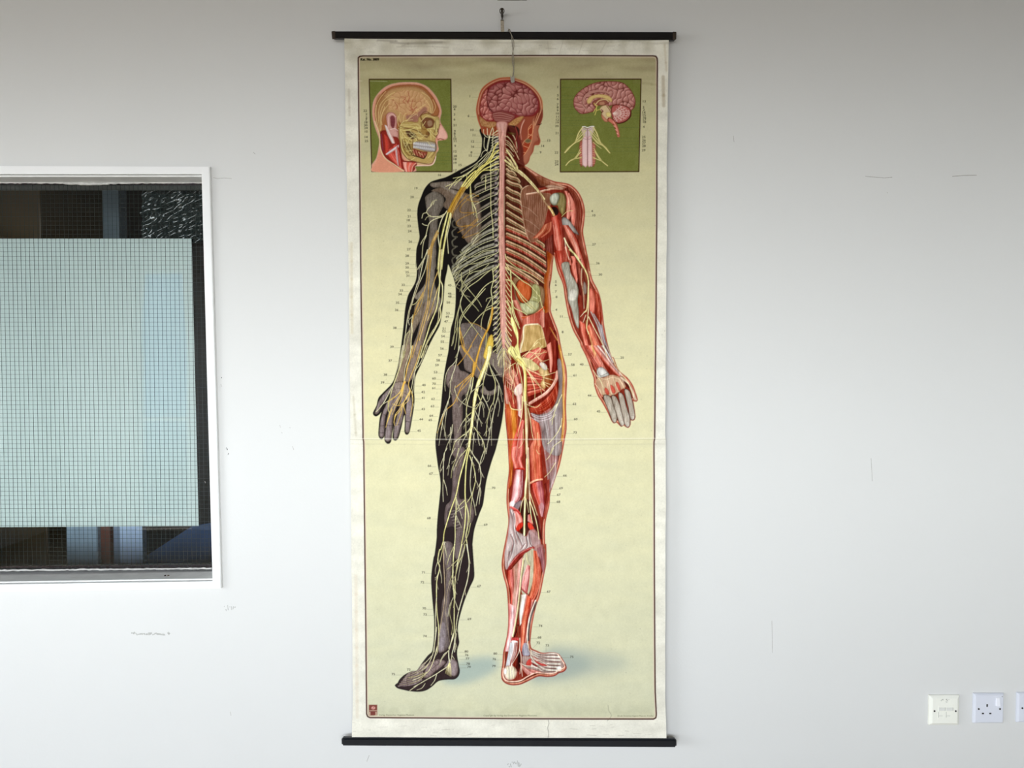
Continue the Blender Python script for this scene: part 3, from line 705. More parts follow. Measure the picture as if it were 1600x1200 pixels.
# spine beads on both sides (vertebral bodies)
for i in range(41):
    y = 206 + i * 8.1
    if y > 545: break
    xl = 775.5 - (y > 470) * 1.0; xr = 794 + (y > 430) * 1.5
    stroke([(xl, y - 4), (xl, y + 4)], 6.4, '2A2426', smooth=False); stroke([(xr, y - 4), (xr, y + 4)], 5.6, '34191A', smooth=False)
    fill([(xl - 3.1, y - 3.0), (xl + 2.8, y - 3.3), (xl + 2.9, y + 2.7), (xl - 2.9, y + 2.6)], '7A7074', edge='3E363C', ew=1.2); stroke([(xl - .6, y - 2), (xl - .2, y + 1.6)], 1.5, 'B4A8AA', a=.7)
    fill([(xr - 2.6, y - 3.0), (xr + 2.4, y - 3.2), (xr + 2.5, y + 2.7), (xr - 2.3, y + 2.6)], '9A7A74', edge='401E1C', ew=1.2); stroke([(xr - .2, y - 2), (xr, y + 1.6)], 1.3, 'D0AAA2', a=.6)

# ================= RIGHT HALF
RIGHT = ('X 787,200 A 560,700 600,860 640,960 C 190,20 300,80 450,170 600,235 760,265 850,330 910,430 940,560 930,700 920,800 950,960 985,1130 F 500,200 530,330 590,450 625,570 645,720 660,850 700,1050 745,1190 '
         'J 620,130 680,270 770,350 830,430 862,510 888,600 858,612 838,600 850,680 862,790 840,822 812,818 808,870 785,902 750,885 738,872 710,890 680,862 655,842 635,852 610,835 560,730 500,620 450,540 415,430 410,360 380,270 330,130 265,0 '
         'F 400,1030 320,880 270,720 235,540 210,380 150,230 112,60 98,100 78,300 60,420 75,560 70,670 110,790 150,900 180,1050 210,1200 I 700,120 735,250 742,400 735,550 732,700 738,900 720,1020 690,1190 L 800,200 750,350 700,500 690,620 650,800 640,920 645,1100 '
         'N 795,0 797,200 770,350 730,550 680,700 640,900 620,1080 P 680,250 700,330 780,370 870,405 1000,400 1100,410 1150,450 1190,510 1230,580 1245,640 1200,690 1130,710 1060,755 950,770 820,760 720,800 620,850 520,890 400,900 300,870 245,810 235,700 255,560 265,400 300,250 330,100 '
         'N 385,850 380,650 365,480 330,350 312,230 325,100 L 185,1150 225,950 245,800 225,600 230,430 250,250 245,100 H 800,1050 780,850 765,650 757,450 745,340 X 788,560 788,300')
rq = T(RIGHT)
RM = fullmask(rq)
fill(rq, '8E3428', edge='C98A70', ew=3.2)
# skin rim: dark outer line, peach band, red inner line
qc = crom(rq, True)
keep = qc[(qc[:, 0] > 789.5) | (qc[:, 1] > 640)]
def runs(q):
    out = []; cur = [q[0]]
    for a, b in zip(q[:-1], q[1:]):
        if np.hypot(*(b - a)) > 6: out.append(np.array(cur)); cur = []
        cur.append(b)
    out.append(np.array(cur)); return out
for r_ in runs(keep):
    if len(r_) < 3: continue
    stroke(r_, 9.0, '7E2A20', smooth=False, clip=RM, a=0.9); stroke(r_, 5.8, 'D89A80', smooth=False, clip=RM); stroke(r_, 3.4, 'C46450', smooth=False, clip=RM); stroke(r_, 1.3, 'A34A3C', smooth=False)

# -- back of the neck and ribcage, right
fill('C 0,0 120,0 240,60 420,180 560,240 480,300 250,330 230,600 330,900 520,980 520,1150 F 60,420 E 1060,420 900,330 780,300 720,250 700,0', '5A2A20', clip=RM, edge='3E1A16', ew=2)
RC = fullmask('C 60,120 200,200 260,300 240,420 250,560 290,760 330,900 440,890 520,1060 525,1200 E 1129,250 1100,300 1060,370 900,330 780,250 715,150 700,0 C 60,900')
for k, (ya, xb, yb) in enumerate([(264, 806, 274), (272, 812, 284), (282, 815, 294), (293, 814, 307), (305, 815, 319), (317, 817, 334), (329, 820, 349), (341, 823, 362), (353, 850, 385), (365, 854, 400), (377, 856, 415), (389, 857, 430), (402, 852, 440), (414, 840, 444)]):
    xm = (793 + xb) / 2
    pts = [(792, ya), (xm - 4, ya + (yb - ya) * 0.34), (xb - 4, yb - 5), (xb, yb)]
    lo = k > 7
    P_ = np.array(pts, float)
    stroke(P_ + [0, 4.5], 4.4 if lo else 3, 'A8483A' if lo else '6A3A2A', clip=RM)
    if lo:
        q_ = resamp(crom(P_ + [0, 5]), 26)
        for j in range(3, 25): stroke([q_[j] + [-0.6, -2], q_[j] + [0.8, 2]], 0.45, 'E0948A' if j % 3 else '8A2A22', a=0.8, clip=RM)
    stroke(P_, 5.0, '3A2018', clip=RM); stroke(P_, 4.0, 'AE8468', w1=3.2, clip=RM); stroke(P_ - [0, 0.9], 1.3, 'D8BC94', w1=0.9, clip=RM); stroke(P_ + [0, 1.6], 0.5, '70402E', clip=RM); stroke(P_ + [0, 3.0], 0.6, PALE, clip=RM, a=0.85)
# shoulder slope muscle
band('C 200,20 330,130 430,230 560,290', 'C 300,85 450,180 600,245 740,300', ['6E2E22', 'A8604A', 'C89078'], clip=RM, nh=8)
fill('C 400,180 520,200 560,250 520,290 450,280', '9A6048', a=0.7, clip=RM, edge='6A3024')
# scapula
fill('C 240,340 270,300 330,275 400,300 460,350 560,370 590,420 560,500 530,560 500,680 450,800 420,880 345,905 300,820 270,700 250,560 232,430', '8E5C48', edge='B48C74', ew=1.4, clip=RM)
for i in range(34):
    f = i / 33
    stroke([(780 + (262 + 250 * f) / 7.056, 250 + (385 + 20 * f) / 7.056), (780 + (285 + 215 * f) / 7.056, 250 + (600 + 10 * f) / 7.056), (780 + (330 + 110 * f) / 7.056, 250 + (860 - 60 * f) / 7.056)], 0.5, ['B28A74', '6A3A2C', 'A27060'][i % 3], a=0.75, clip=RM)
for s in ('C 240,500 330,540 420,620', 'C 250,640 340,680 440,760', 'C 285,760 350,800 420,840'): stroke(s, 0.6, 'CDB09A', a=0.7, clip=RM)
stroke('C 235,420 240,350 270,305 320,280', 1.0, 'CFAE92', clip=RM); stroke('C 345,905 300,820 270,700 250,560 236,430', 0.8, 'BE967E', clip=RM)
stroke('C 300,375 400,360 500,335 600,315 700,320 740,335', 2.6, 'C9967E', clip=RM); stroke('C 300,372 400,355 500,328 600,308 680,312', 0.9, 'E6C8AE', clip=RM)
fill('C 500,290 560,270 640,280 720,310 700,325 600,305 540,310', 'C8A08A', edge='8A5846', clip=RM)
# arm background
band('C 700,330 690,500 690,700 700,900 F 150,0 200,150 230,300 250,420', 'C 780,300 870,420 900,600 890,780 930,1000 F 480,120 490,330 540,450 600,600', ['6E2A20', '8A3A2C', '5A2218', '7E3428', '8E4232'], w=1.3, clip=RM)
# deltoid stump, salmon coloured
band('C 720,340 745,420 740,540 745,650', 'C 750,345 790,450 800,560 770,650', ['D2685A', 'E89484', 'C85A4C'], clip=RM, nh=8, hi='F6C4B4')
band('C 760,370 790,470 790,600 800,700', 'C 770,360 830,480 840,620 825,730', ['C85448', 'EA8C7C', 'E07868', 'B84A3C'], clip=RM, nh=10, hi='F6C4B4')
# humeral head and shaft
fill('C 560,420 600,370 660,355 710,370 735,430 730,540 700,610 660,560 640,500 590,500 558,460', '8E7C52', edge='5E4A30', clip=RM, light=('B8A878', 0, 0, 0.5))
fill('C 556,420 590,370 650,362 668,400 650,460 620,500 580,490', '8F8E7C', edge='5C5A4C', clip=RM, ew=2.6, light=('DADACB', -1.4, -0.4, 0.9))
fill('C 580,520 630,520 655,570 630,610 600,580', '2E1A18', clip=RM)
fill('C 690,640 730,630 800,700 860,790 880,830 820,800 740,760 700,720', '8A8280', edge='5E5450', clip=RM, light=('C4BEB8', 0, 0, 0.6))
# triceps long head, red
band('C 566,640 590,780 600,900 640,1050 660,1150', 'C 660,600 690,700 715,860 720,1000 740,1150', ['8E2A20', 'C4483A', 'E08070', 'C84838', 'A23226', '7A2018'], clip=RM, nh=16, hi='F2B8A4')
band('C 490,720 430,800 370,860', 'C 575,680 560,780 470,850', ['B04A38', 'D88A6A', 'A03C2C', 'C46A50'], clip=RM, nh=8, hi='E8B890')
band('C 500,900 510,1000 520,1200', 'C 590,820 600,1000 600,1100', ['5E221C', '8C4038', '6A2A22'], clip=RM)
band('C 700,720 760,860 830,1000 900,1190', 'C 760,720 850,850 900,1000 960,1190', ['A03428', 'D8705C', 'E8988A', 'B84838', '8A2C22'], clip=RM, nh=14, hi='F0C0AC')
band('C 720,960 735,1030 770,1150', 'C 745,950 770,1040 800,1160', ['C85A4A', 'EE9A8A', 'C85A4A'], clip=RM, nh=4)
band('C 790,1060 810,1130 F 300,200 360,370', 'C 830,1070 F 340,60 360,170 370,300', ['C04A3C', 'F0907E', 'B03A2E'], clip=RM, nh=6)
# tendon above the elbow, elbow
band('F 115,20 150,160 210,330 240,430', 'F 290,0 280,150 300,250 350,370', ['9A3426', 'C84838', 'A03428', 'D47060', '8E2A20'], clip=RM, nh=14, hi='EEAA96')
fill('F 190,160 275,140 290,250 350,350 380,450 370,560 380,650 385,740 380,870 340,800 300,650 265,560 255,450 230,330', '8E8678', edge='6A5C50', clip=RM, ew=1.6, light=('C9C4B8', -0.5, 0, 0.6))
for i in range(9): stroke([(850 + (200 + i * 9) / 7.056, 390 + 165 / 7.056), (850 + (262 + i * 8) / 7.056, 390 + 380 / 7.056)], 0.45, 'D8D4C8' if i % 2 else '6E665C', a=0.7, clip=RM)
fill('F 285,450 330,430 365,460 360,530 310,560 275,530', 'B4ACA0', clip=RM, light=('E4DED4', 0, 0, 0.7), ew=1.6); fill('F 268,515 300,535 350,535 345,555 300,565 272,545', 'E4DCD0', clip=RM, a=0.55)
band('F 350,150 370,300 410,500 430,640', 'F 400,100 440,300 470,480 460,640', ['6E2620', '9A4838', '7A3026'], clip=RM, nh=4)
fill('F 435,350 460,370 470,470 445,500 430,430', 'A89C94', clip=RM, edge='6E5248', a=0.9)
fill('F 500,430 540,460 560,560 550,700 520,700 500,650', 'D86A58', edge='B84E3E', clip=RM, light=('F09C8A', 0, 0, 0.7))
band('F 555,440 570,560 590,720 600,830', 'F 600,500 625,620 635,760 630,820', ['9A3020', 'B2442E', '8A2A1C'], clip=RM, nh=4)
# forearm muscles
band('F 385,780 420,950 490,1190', 'F 460,830 480,1000 540,1190', ['C04636', 'E87A66', 'D45A48', 'A83226'], clip=RM, nh=10, hi='F4BCA8')
band('F 470,860 520,1030 600,1190', 'F 520,800 600,1000 680,1190', ['A83426', 'D8583E', 'E88468', 'B43C2C', '8C241C'], clip=RM, nh=14, hi='F6C8A8')
band('F 510,680 590,860 690,1190', 'F 560,720 640,870 720,1190', ['9A8C88', 'B8ACA8', '8E3A30', 'C4B8B8', '7E6A68'], clip=RM, nh=6, hi='F0E8E4')
band('F 600,830 640,960 720,1180', 'F 640,830 670,980 745,1180', ['8E8088', 'B8AEB4', '8A7A80'], clip=RM)
band('J 280,0 350,130 400,200 420,260', 'J 390,0 460,110 520,220 560,290', ['C05A4A', '8C2C22', 'B84838', 'D88070', 'C87868'], clip=RM, nh=8, hi='F0C0B0')
band('J 380,0 470,120 580,240 690,350', 'J 470,0 560,110 620,200 720,320', ['A83426', 'D86A58', 'E8A094', 'B05A50', 'D8C8C4', '9A4A40'], clip=RM, nh=12, hi='F6DCD0')
band('J 480,0 560,100 600,170', 'J 550,0 600,120 640,210', ['8A3028', 'B8A8A8', 'DCD4D4', '6E4A48', 'C8A89A'], clip=RM, nh=4, hi='FFFFFF')
# hand
fill('J 445,250 500,235 560,290 580,330 500,350 460,360 440,300', 'A8A09C', edge='70645E', clip=RM, light=('E8E6E4', 0, 0, 0.6)); stroke('J 450,250 480,330 560,300', 0.6, '6A605C', clip=RM)
fill('J 440,360 520,350 600,320 700,350 760,450 720,480 640,540 560,560 490,560 440,450', 'C8A084', edge='A8745C', clip=RM, ew=2)
for s in ('J 440,420 480,520 520,560 490,565 455,480', 'J 530,460 560,480 580,530 560,548 530,510', 'J 590,430 625,450 650,510 620,528 595,480', 'J 650,400 680,410 705,490 680,500 655,440'): fill(s, 'CE5A4C', edge='A04A3E', ew=1, clip=RM)
for s in ('J 470,370 500,440 520,560', 'J 560,370 580,440 600,520 640,600', 'J 620,360 650,440 700,540', 'J 690,370 740,460 780,560', 'J 440,330 520,370 620,350 690,370'): stroke(s, 0.7, 'E8D8B8', a=0.9, clip=RM)
for s in ('J 510,560 560,545 600,580 640,690 665,800 640,850 610,830 570,720', 'J 600,560 650,560 690,640 720,740 745,860 720,890 690,860 650,740', 'J 680,520 730,540 765,660 800,780 808,860 780,900 750,870 720,760 690,620', 'J 745,480 800,500 830,600 855,720 858,800 830,822 805,790 790,700 760,580'):
    q = fill(s, '958070', edge='54403A', ew=1.4, clip=RM, light=('CFC6BC', -0.3, -0.3, 0.7)); stroke(np.vstack([q, q[:1]]), 0.6, '4A3430', smooth=False, clip=RM, a=0.9)
    p = T(s)
    c0, c1 = (p[0] + p[1]) / 2, p[len(p) // 2]
    for i in range(5): stroke([c0 + [i - 2, 3], (c0 + c1) / 2 + [(i - 2) * 0.9, 0], c1 + [(i - 2) * .5, -4]], 0.4, 'E0D8CE' if i % 2 else '6E6058', a=0.55, clip=RM)
for s in ('J 620,810 650,800 655,840 635,850', 'J 700,830 730,830 740,870 715,885', 'J 765,840 795,840 800,880 775,898', 'J 815,770 845,770 852,805 830,820'): fill(s, 'C2B8AE', edge='8A7A70', ew=0.8, clip=RM, a=0.8)
fill('J 690,330 760,370 830,460 870,560 885,605 850,600 830,550 800,470 740,420', 'B49078', edge='7A4A3A', ew=1.2, clip=RM, light=('DCC8B4', 0, 0, 0.5)); stroke('J 700,350 770,400 820,480 845,570', 0.7, 'EAD9BE', clip=RM); fill('J 735,390 790,430 800,470 770,450', '5A1E1A', clip=RM)

# -- flank and kidney
band('C 520,1000 530,1200 F 0,300 0,500 0,700', 'C 600,1060 F 80,150 60,300 50,420 62,560 60,680', ['7A2C14', 'A04A1C', 'C0622C', 'B05A38', 'C88468'], w=1.0, clip=RM, nh=6, hi='D88A50')
fill('E 790,310 900,330 1040,380 1129,430 1129,600 1100,680 960,720 880,690 830,600 800,480', '8C6A4C', edge='6A3A2A', clip=RM)
fill('E 1000,390 1070,400 1090,500 1070,600 990,620 960,560', 'A09A68', edge='6E6440', clip=RM, ew=2)
fill('E 860,590 960,560 1040,570 1080,600 1040,680 940,715 890,680', 'A29E74', edge='6A6244', clip=RM, light=('D8D4AC', 0, 0, 0.5)); 
for s in ('E 900,640 930,680', 'E 940,630 980,670', 'E 1000,610 1030,650', 'E 1020,440 1050,470', 'E 1010,520 1050,540'): stroke(s, 0.8, 'E6E2C0', a=0.8, clip=RM)
fill('E 830,360 880,325 950,350 990,420 985,520 940,580 880,585 835,530 815,450', 'A63C1A', edge='74240F', clip=RM, ew=3, light=('E07A48', 0.5, -0.5, 0.7)); q = crom(T('E 830,360 880,325 950,350 990,420 985,520 940,580 880,585 835,530 815,450'), True); stroke(q, 0.7, '4A1810', smooth=False, clip=RM)
band('E 790,560 840,700 900,860 900,1000', 'E 830,560 870,640 900,740 940,830', ['A85A48', 'D89080', 'B86050'], clip=RM, nh=4)
stroke('E 890,750 960,745 1040,710 1129,640', 3.2, 'C8502C', clip=RM); stroke('E 890,740 960,733 1040,698 1125,628', 0.9, 'E8906A', clip=RM)
band('E 890,770 890,850 900,960', 'E 1129,660 1129,760 1129,850', ['B04A3C', 'D88070', 'C86454', 'B85040', 'A84236', 'E09C8C'], clip=RM, nh=12, hi='F0B8A8')
# iliac bone window (ochre)
fill('E 905,850 960,825 1060,820 I 470,-200 500,-90 520,20 440,60 380,80 300,110 250,125 225,90 235,-60', 'B8935C', edge='E6D8B0', ew=2.4, clip=RM, light=('C8A468', 0, 0, 0.4))
stroke('E 885,1180 870,1100 900,980 905,850 960,825 1060,820', 2.0, 'E2CDAE', clip=RM); stroke('E 862,1180 850,1080 880,980 890,860', 1.2, '9E4A3C', clip=RM)

# -- gluteal region and hip
GL = fullmask('I 230,110 300,60 420,20 520,10 540,-120 600,-260 640,-150 640,100 650,300 640,460 560,600 440,700 340,720 310,660 300,300')
fill('I 200,100 300,60 520,10 560,-130 630,-150 650,150 655,330 640,500 560,620 420,740 330,700 300,400 230,130', '7A241A', edge='5A1812', clip=RM)
for i in range(26):
    f = i / 25
    p0 = (780 + (300 + 20 * f) / 7.056, 540 + (130 + 420 * f) / 7.056)
    p1 = (780 + (480 + 20 * f) / 7.056, 540 + (250 + 240 * f) / 7.056)
    stroke([p0, p1], 2.4, ['B23A2C', 'D8584A', '8A281E', 'E48472', 'C04838'][i % 5], w1=1.4, clip=RM); stroke([p0, p1], 0.4, 'EFA898', a=0.5, clip=RM)
band('I 270,110 340,60 430,20', 'I 440,250 500,130 530,60', ['C04A3C', 'E88A7A', 'B03C30', 'E08070', 'A83428'], clip=RM, nh=10, hi='F4B8A8')
fill('I 250,130 320,140 400,190 450,250 380,280 300,240 260,200', 'D8C48E', edge='A8845A', clip=RM, ew=1.6)
fill('I 430,280 470,220 520,240 550,300 560,380 530,440 490,480 450,420 480,360', 'C4A060', edge='9A6A40', a=0.85, clip=RM, ew=3, light=('F0E0A8', -0.5, 0, 0.8))
fill('I 440,200 480,180 530,230 520,270 480,260', 'E0D8D0', edge='A89A94', a=0.9, clip=RM)
fill('I 500,340 600,330 630,380 600,450 520,470', '8A3A14', a=0.75, clip=RM, edge='7A2A1A')
band('I 520,0 550,150 560,290', 'I 570,-40 590,160 575,290', ['C0604E', 'E8A090', 'B85040'], clip=RM, nh=4)
band('I 590,-60 600,100 590,300 575,400', 'I 635,-60 640,120 640,280 635,360', ['7A1C14', '8E2A1E', '6E1A14'], clip=RM)
# cut edge of the big muscle: pale ribbon
stroke('I 320,650 400,600 500,540 580,460 630,370 640,280', 5.4, '8E3A2E', clip=RM); stroke('I 320,645 400,595 500,532 580,452 625,370 638,290', 4.4, 'DFA090', clip=RM); stroke('I 320,640 400,588 500,525 575,448 620,366', 1.2, 'F2CBB8', clip=RM)
band('I 330,690 430,650 530,570 600,480 635,400', 'I 360,740 470,740 570,680 630,570 640,450', ['A83A28', 'BC4A34', '9A3020', 'B4442E', '8E2A1C'], w=1.2, clip=RM)
for i in range(11):
    f = i / 10; a_ = along('I 335,680 440,640 530,575 600,490 638,400', f); b_ = along('I 380,745 470,740 560,685 620,600 640,500', f); stroke([a_, b_], 0.6, 'E08A6C' if i % 2 else '7A1E14', a=0.8, clip=RM)
# fascia lata: grey lilac sheet on the outside of the thigh
fill('I 640,150 680,160 705,300 700,420 700,700 690,900 680,1190 560,1190 480,1100 460,900 380,800 350,740 440,760 560,720 630,600 655,440 645,300', '8E7E80', edge='76645F', clip=RM, ew=2.4, grad='8E7672')
for i in range(30):
    f = i / 29
    stroke([(780 + (390 + 270 * f) / 7.056, 540 + (800 - 170 * f) / 7.056), (780 + (450 + 215 * f) / 7.056, 540 + (980 - 60 * f) / 7.056), (780 + (500 + 150 * f) / 7.056, 540 + 1180 / 7.056), (858 + 10 * f, 770 - 20 * f)], 0.7, ['C8C2C8', 'A89CA4', '7E7078', 'DCD8DC', '94646A'][RS.randint(5)], a=0.6, clip=RM)
for s in ('I 350,750 450,780 560,750 640,650', 'I 340,790 440,830 560,800 600,760', 'I 360,770 460,805 570,770'): stroke(s, 1.0, 'D8C4CC', a=0.75, clip=RM)
stroke('I 660,0 690,150 710,320 705,520 712,700 705,900 690,1040', 3.4, 'C88A3C', clip=RM, a=0.9); stroke('I 680,60 705,230 715,400 708,620 712,800 700,980', 1.0, 'E8C078', clip=RM); stroke('I 560,-200 640,-60', 1.6, 'C07A40', clip=RM)
# medial gluteal area
band('I 60,330 120,400 160,470', 'I 200,230 220,300 240,400', ['8E2C24', 'D87060', 'A03A2E', 'E49080', '7A2018', 'C85A4A'], clip=RM, nh=16, hi='F0B4A4')
band('I 60,440 70,560 80,640', 'I 120,480 180,600 200,700', ['E8C4B4', 'A84034', 'C85A48', '8E2C20'], clip=RM, nh=5)
fill('I 165,480 200,430 245,420 250,520 200,560 165,530', 'E8C8C0', edge='C08478', ew=1.5, clip=RM); band('I 190,560 200,640 205,760', 'I 245,540 250,640 245,800', ['DCA8A0', 'EFCCC4', 'C88478'], clip=RM)
# thigh back: amber band, red muscles
band('I 70,640 80,850 100,1020 L 250,100 255,300 245,450', 'I 130,660 150,900 160,1040 L 300,0 290,150 270,400', ['B04430', 'C86030', 'A8401C', 'C46A28'], w=1.1, clip=RM, nh=4, hi='E8A060')
band('I 120,680 140,900 150,1020', 'I 205,720 200,880 190,1010', ['B4541C', 'D0802C', 'C4661E', 'A83A1C'], w=1.1, clip=RM, nh=10, hi='E8B058')
band('I 250,820 170,1000 130,1190 L 290,150 310,230', 'I 275,830 260,980 260,1190 L 380,120 415,230', ['C04A40', 'F08878', 'D8645A', 'B03A32', 'E88A80', 'C85048'], clip=RM, nh=18, hi='FAC4B8')
band('I 230,860 165,1010 140,1120', 'I 260,830 215,960 190,1100', ['D8463A', 'EE6858', 'C03A30'], clip=RM, nh=4)
stroke('L 310,236 360,225 415,232', 2.6, 'C83A30', clip=RM); stroke('L 305,232 360,238 412,238', 0.8, '8A2018', clip=RM)
band('L 320,240 290,420 265,620', 'L 410,245 410,420 385,560 300,640', ['A84A48', 'E0949A', 'F6D4D4', 'D88A8E', '9A4046', '7A2C36'], clip=RM, nh=18, hi='FFE8E4')
fill('L 255,600 300,580 320,620 290,650 258,650', 'F4E0E0', a=0.8, clip=RM)
fill('L 330,600 400,580 410,700 350,690 300,650', '8A7C84', clip=RM, a=0.9, edge='5A4850')
band('I 280,400 295,600 300,900 L 430,0 440,300 430,560', 'I 330,700 340,900 L 460,0 480,300 475,560', ['5E1C18', '8A5A3C', '6A221C'], clip=RM)
band('I 330,790 370,1000 L 470,0 480,200 485,370', 'I 440,860 470,1100 L 600,0 610,200 620,340', ['8A2A20', 'C85044', 'E08060', 'C04834', 'DC6A50', 'A83428'], clip=RM, nh=20, hi='F6B08C')
stroke('L 485,385 540,355 610,345', 3.2, 'E89A7E', clip=RM); stroke('L 490,378 550,352 605,342', 0.9, 'F8C8A8', clip=RM); stroke('L 487,398 545,378 612,356', 0.7, '8A2A20', clip=RM)
band('L 488,400 520,520 570,640 600,740', 'L 612,360 630,500 635,640 620,760', ['8A1E18', 'C44032', 'D85848', 'C87880', 'B8646C', '8E3038'], clip=RM, nh=16, hi='E89A90')
fill('L 575,640 610,600 635,640 630,720 610,760 590,720', 'C09098', a=0.7, clip=RM)
band('L 640,400 660,520 640,640 620,760', 'L 690,340 690,500 670,640 640,780', ['6E1E1C', '8A3028', 'A84A40'], clip=RM)
# popliteal space
fill('L 380,620 430,560 500,600 560,760 590,1000 540,1010 480,900 440,960 400,960 360,900 320,760', '4A2420', clip=RM, edge='6A3430')
band('L 470,600 520,760 580,1000', 'L 510,600 580,760 620,1000', ['7A2A24', '4A1A18', '8A3A34'], clip=RM)
band('L 300,700 310,800 330,900', 'L 360,700 395,780 400,840', ['E8A8A0', 'D8746C', 'F0B0A8', 'C04A40'], clip=RM, nh=8)
stroke('L 265,655 300,665 340,690 365,720', 3.6, 'C84040', clip=RM); stroke('L 262,650 300,657 345,682', 0.8, 'E88078', clip=RM)
fill('L 320,900 350,840 395,815 405,850 370,900 330,925', 'D83A2C', edge='A82820', ew=1.4, clip=RM); fill('L 455,820 490,825 525,880 540,925 510,920 465,880', 'D83A2C', edge='A82820', ew=1.4, clip=RM)
band('L 460,740 455,800', 'L 480,730 515,840', ['E8A8A0', 'D0645C'], clip=RM)
# knee fascia, white grey
fill('L 260,660 300,700 320,800 325,900 400,950 440,970 480,900 540,960 590,1010 610,1190 N 790,80 740,0 650,40 520,90 440,160 370,280 345,250 340,100 L 200,1150 235,950 250,800', 'B8A2A2', edge='9A7272', ew=2.4, clip=RM, grad='BCA8A6')
for s in ('L 260,680 290,780 300,900 340,1060', 'L 270,950 300,1050 260,1190', 'L 330,930 390,1060 400,1120', 'L 440,980 450,1080 380,1140', 'L 470,930 490,1060', 'N 400,80 380,180 370,260', 'N 440,0 420,100 390,180', 'N 560,0 520,60', 'L 300,720 310,840'):
    stroke(s, 2.2, '7E6A6E', w1=0.6, a=0.75, clip=RM); stroke(T(s) + [1.6, 0.3], 1.3, 'E8DEDA', w1=0.5, a=0.75, clip=RM); stroke(T(s) + [-1.4, 0.6], 0.6, '9A4A46', w1=0.4, a=0.7, clip=RM)
fill('L 480,920 540,900 590,1010 610,1190 560,1190 510,1090', 'A88080', edge='8A5A5A', clip=RM, a=0.85)
stroke('L 470,940 480,1040 510,1090', 0.8, '4A3034', clip=RM)
fill('L 395,945 415,920 435,945 425,970 400,965', '3A2020', clip=RM)
# cut calf muscle
stroke('N 655,42 600,60 520,105 460,165 400,240 375,310', 5.0, '9A3030', clip=RM, w1=3); stroke('N 650,40 590,58 515,98 455,158 395,235', 1.0, 'D88078', clip=RM); stroke('N 640,60 560,115 480,190 420,270', 1.0, '5A1414', clip=RM)
# calf
band('N 375,300 380,420 410,560 400,750', 'N 420,280 430,420 440,560 440,700', ['A83028', 'D85040', 'E88078', 'C86060'], clip=RM, nh=8)
band('N 425,270 440,450 420,700 410,900 400,1020', 'N 550,130 520,350 490,560 470,800 430,1000', ['B85A50', 'C89080', '9A6A58', 'D08078', 'E8A098', '8E4A42'], clip=RM, nh=22, hi='F6C8BC')
fill('N 550,120 600,80 660,50 670,200 650,420 600,560 540,560 510,400 530,250', 'C0B49A', edge='96846C', clip=RM, ew=1.6)
band('N 590,230 550,330 505,460', 'N 620,240 610,400 590,540', ['E8C8C0', 'D87878', 'E8A8A0', 'C86468', 'B84A4C'], clip=RM, nh=10, hi='FFF0E8')
stroke('N 505,465 545,510 590,550', 2.4, '8A2828', clip=RM); stroke('N 512,475 550,510 582,540', 0.8, 'D87070', clip=RM)
band('N 660,70 660,300 640,480 600,640', 'N 690,80 735,280 720,480 650,640', ['D06848', 'E07858', 'C03C28', 'B03020', 'D87058'], clip=RM, nh=16, hi='F4A888')
band('N 700,50 740,200 770,330', 'N 770,0 790,200 770,340', ['8A5058', 'A87078', '9A5A54'], clip=RM)
band('N 590,560 560,700 530,850 520,1180', 'N 650,620 640,700 600,900 560,1180', ['C86858', 'E05A40', 'F07050', 'C83A28', 'B04A40', 'D8988E'], clip=RM, nh=18, hi='FFC0A0')
band('N 520,560 500,760 510,900', 'N 590,560 560,720 530,850', ['9A8068', 'E8E0D8', 'F4F0EC', 'C87060'], clip=RM, nh=6, hi='FFFFFF')
band('N 385,650 390,850 375,1020 340,1180', 'N 460,700 450,850 420,1020 390,1180', ['D8706C', 'E8A8A8', 'F0C8CC', 'C87878'], clip=RM, nh=12, hi='FFE8E4')
stroke('N 550,160 520,400 500,600 470,820 430,1020', 2.0, 'DCCB98', clip=RM); stroke('N 540,160 512,400 492,600 462,820 424,1010', 0.6, 'FFF8DC', clip=RM); stroke('N 558,180 528,400 510,600 480,820 440,1020', 0.7, '3A2018', clip=RM)
stroke('N 490,890 470,960 450,1020', 1.4, '2A1410', clip=RM); stroke('N 480,900 500,1030', 0.7, '8A5A40', clip=RM)
stroke('N 680,620 630,760 600,900 590,1040 600,1190', 1.6, 'E4DACC', clip=RM); stroke('N 690,640 640,780 612,920 605,1060', 2.6, '6A5A5A', clip=RM); stroke('N 660,640 610,780 585,920', 0.8, '7A3A34', clip=RM)
# ankle and foot
fill('N 420,1040 490,1030 495,1060 430,1075', 'C84848', edge='9A3030', clip=RM, ew=0.8)
fill('P 385,215 440,205 490,225 485,240 400,245', 'F6F2EE', clip=RM)
band('P 370,240 340,400 310,560 300,620', 'P 490,240 470,400 420,520 400,620', ['A8A0A4', 'E8E8EE', 'B0A8B0', 'F4F2F6', 'B87068', '8A4A44', 'C89088'], clip=RM, nh=16, hi='FFFFFF')
fill('P 480,330 510,360 530,450 520,700 500,710 450,650 470,500', '5E2420', clip=RM, edge='8A3A34'); fill('P 500,400 520,420 525,600 505,650 495,500', '2A1210', clip=RM)
fill('P 290,620 350,600 420,610 470,660 475,730 440,800 360,830 300,800 270,720', 'C8A890', edge='B0786A', clip=RM, ew=3, light=('F4ECE0', -1, -0.5, 0.9))
fill('P 285,640 310,660 305,720 285,740 275,700', 'FFFFFF', a=0.9, clip=RM)
band('P 520,560 560,640 600,700 640,740', 'P 570,620 660,640 760,680 860,700', ['C87870', 'DCA09A', 'C06A62', 'D88C84'], clip=RM, nh=10)
fill('P 575,270 620,240 660,350 680,430 620,460 570,440 555,360', 'A098A8', edge='7A7080', clip=RM)
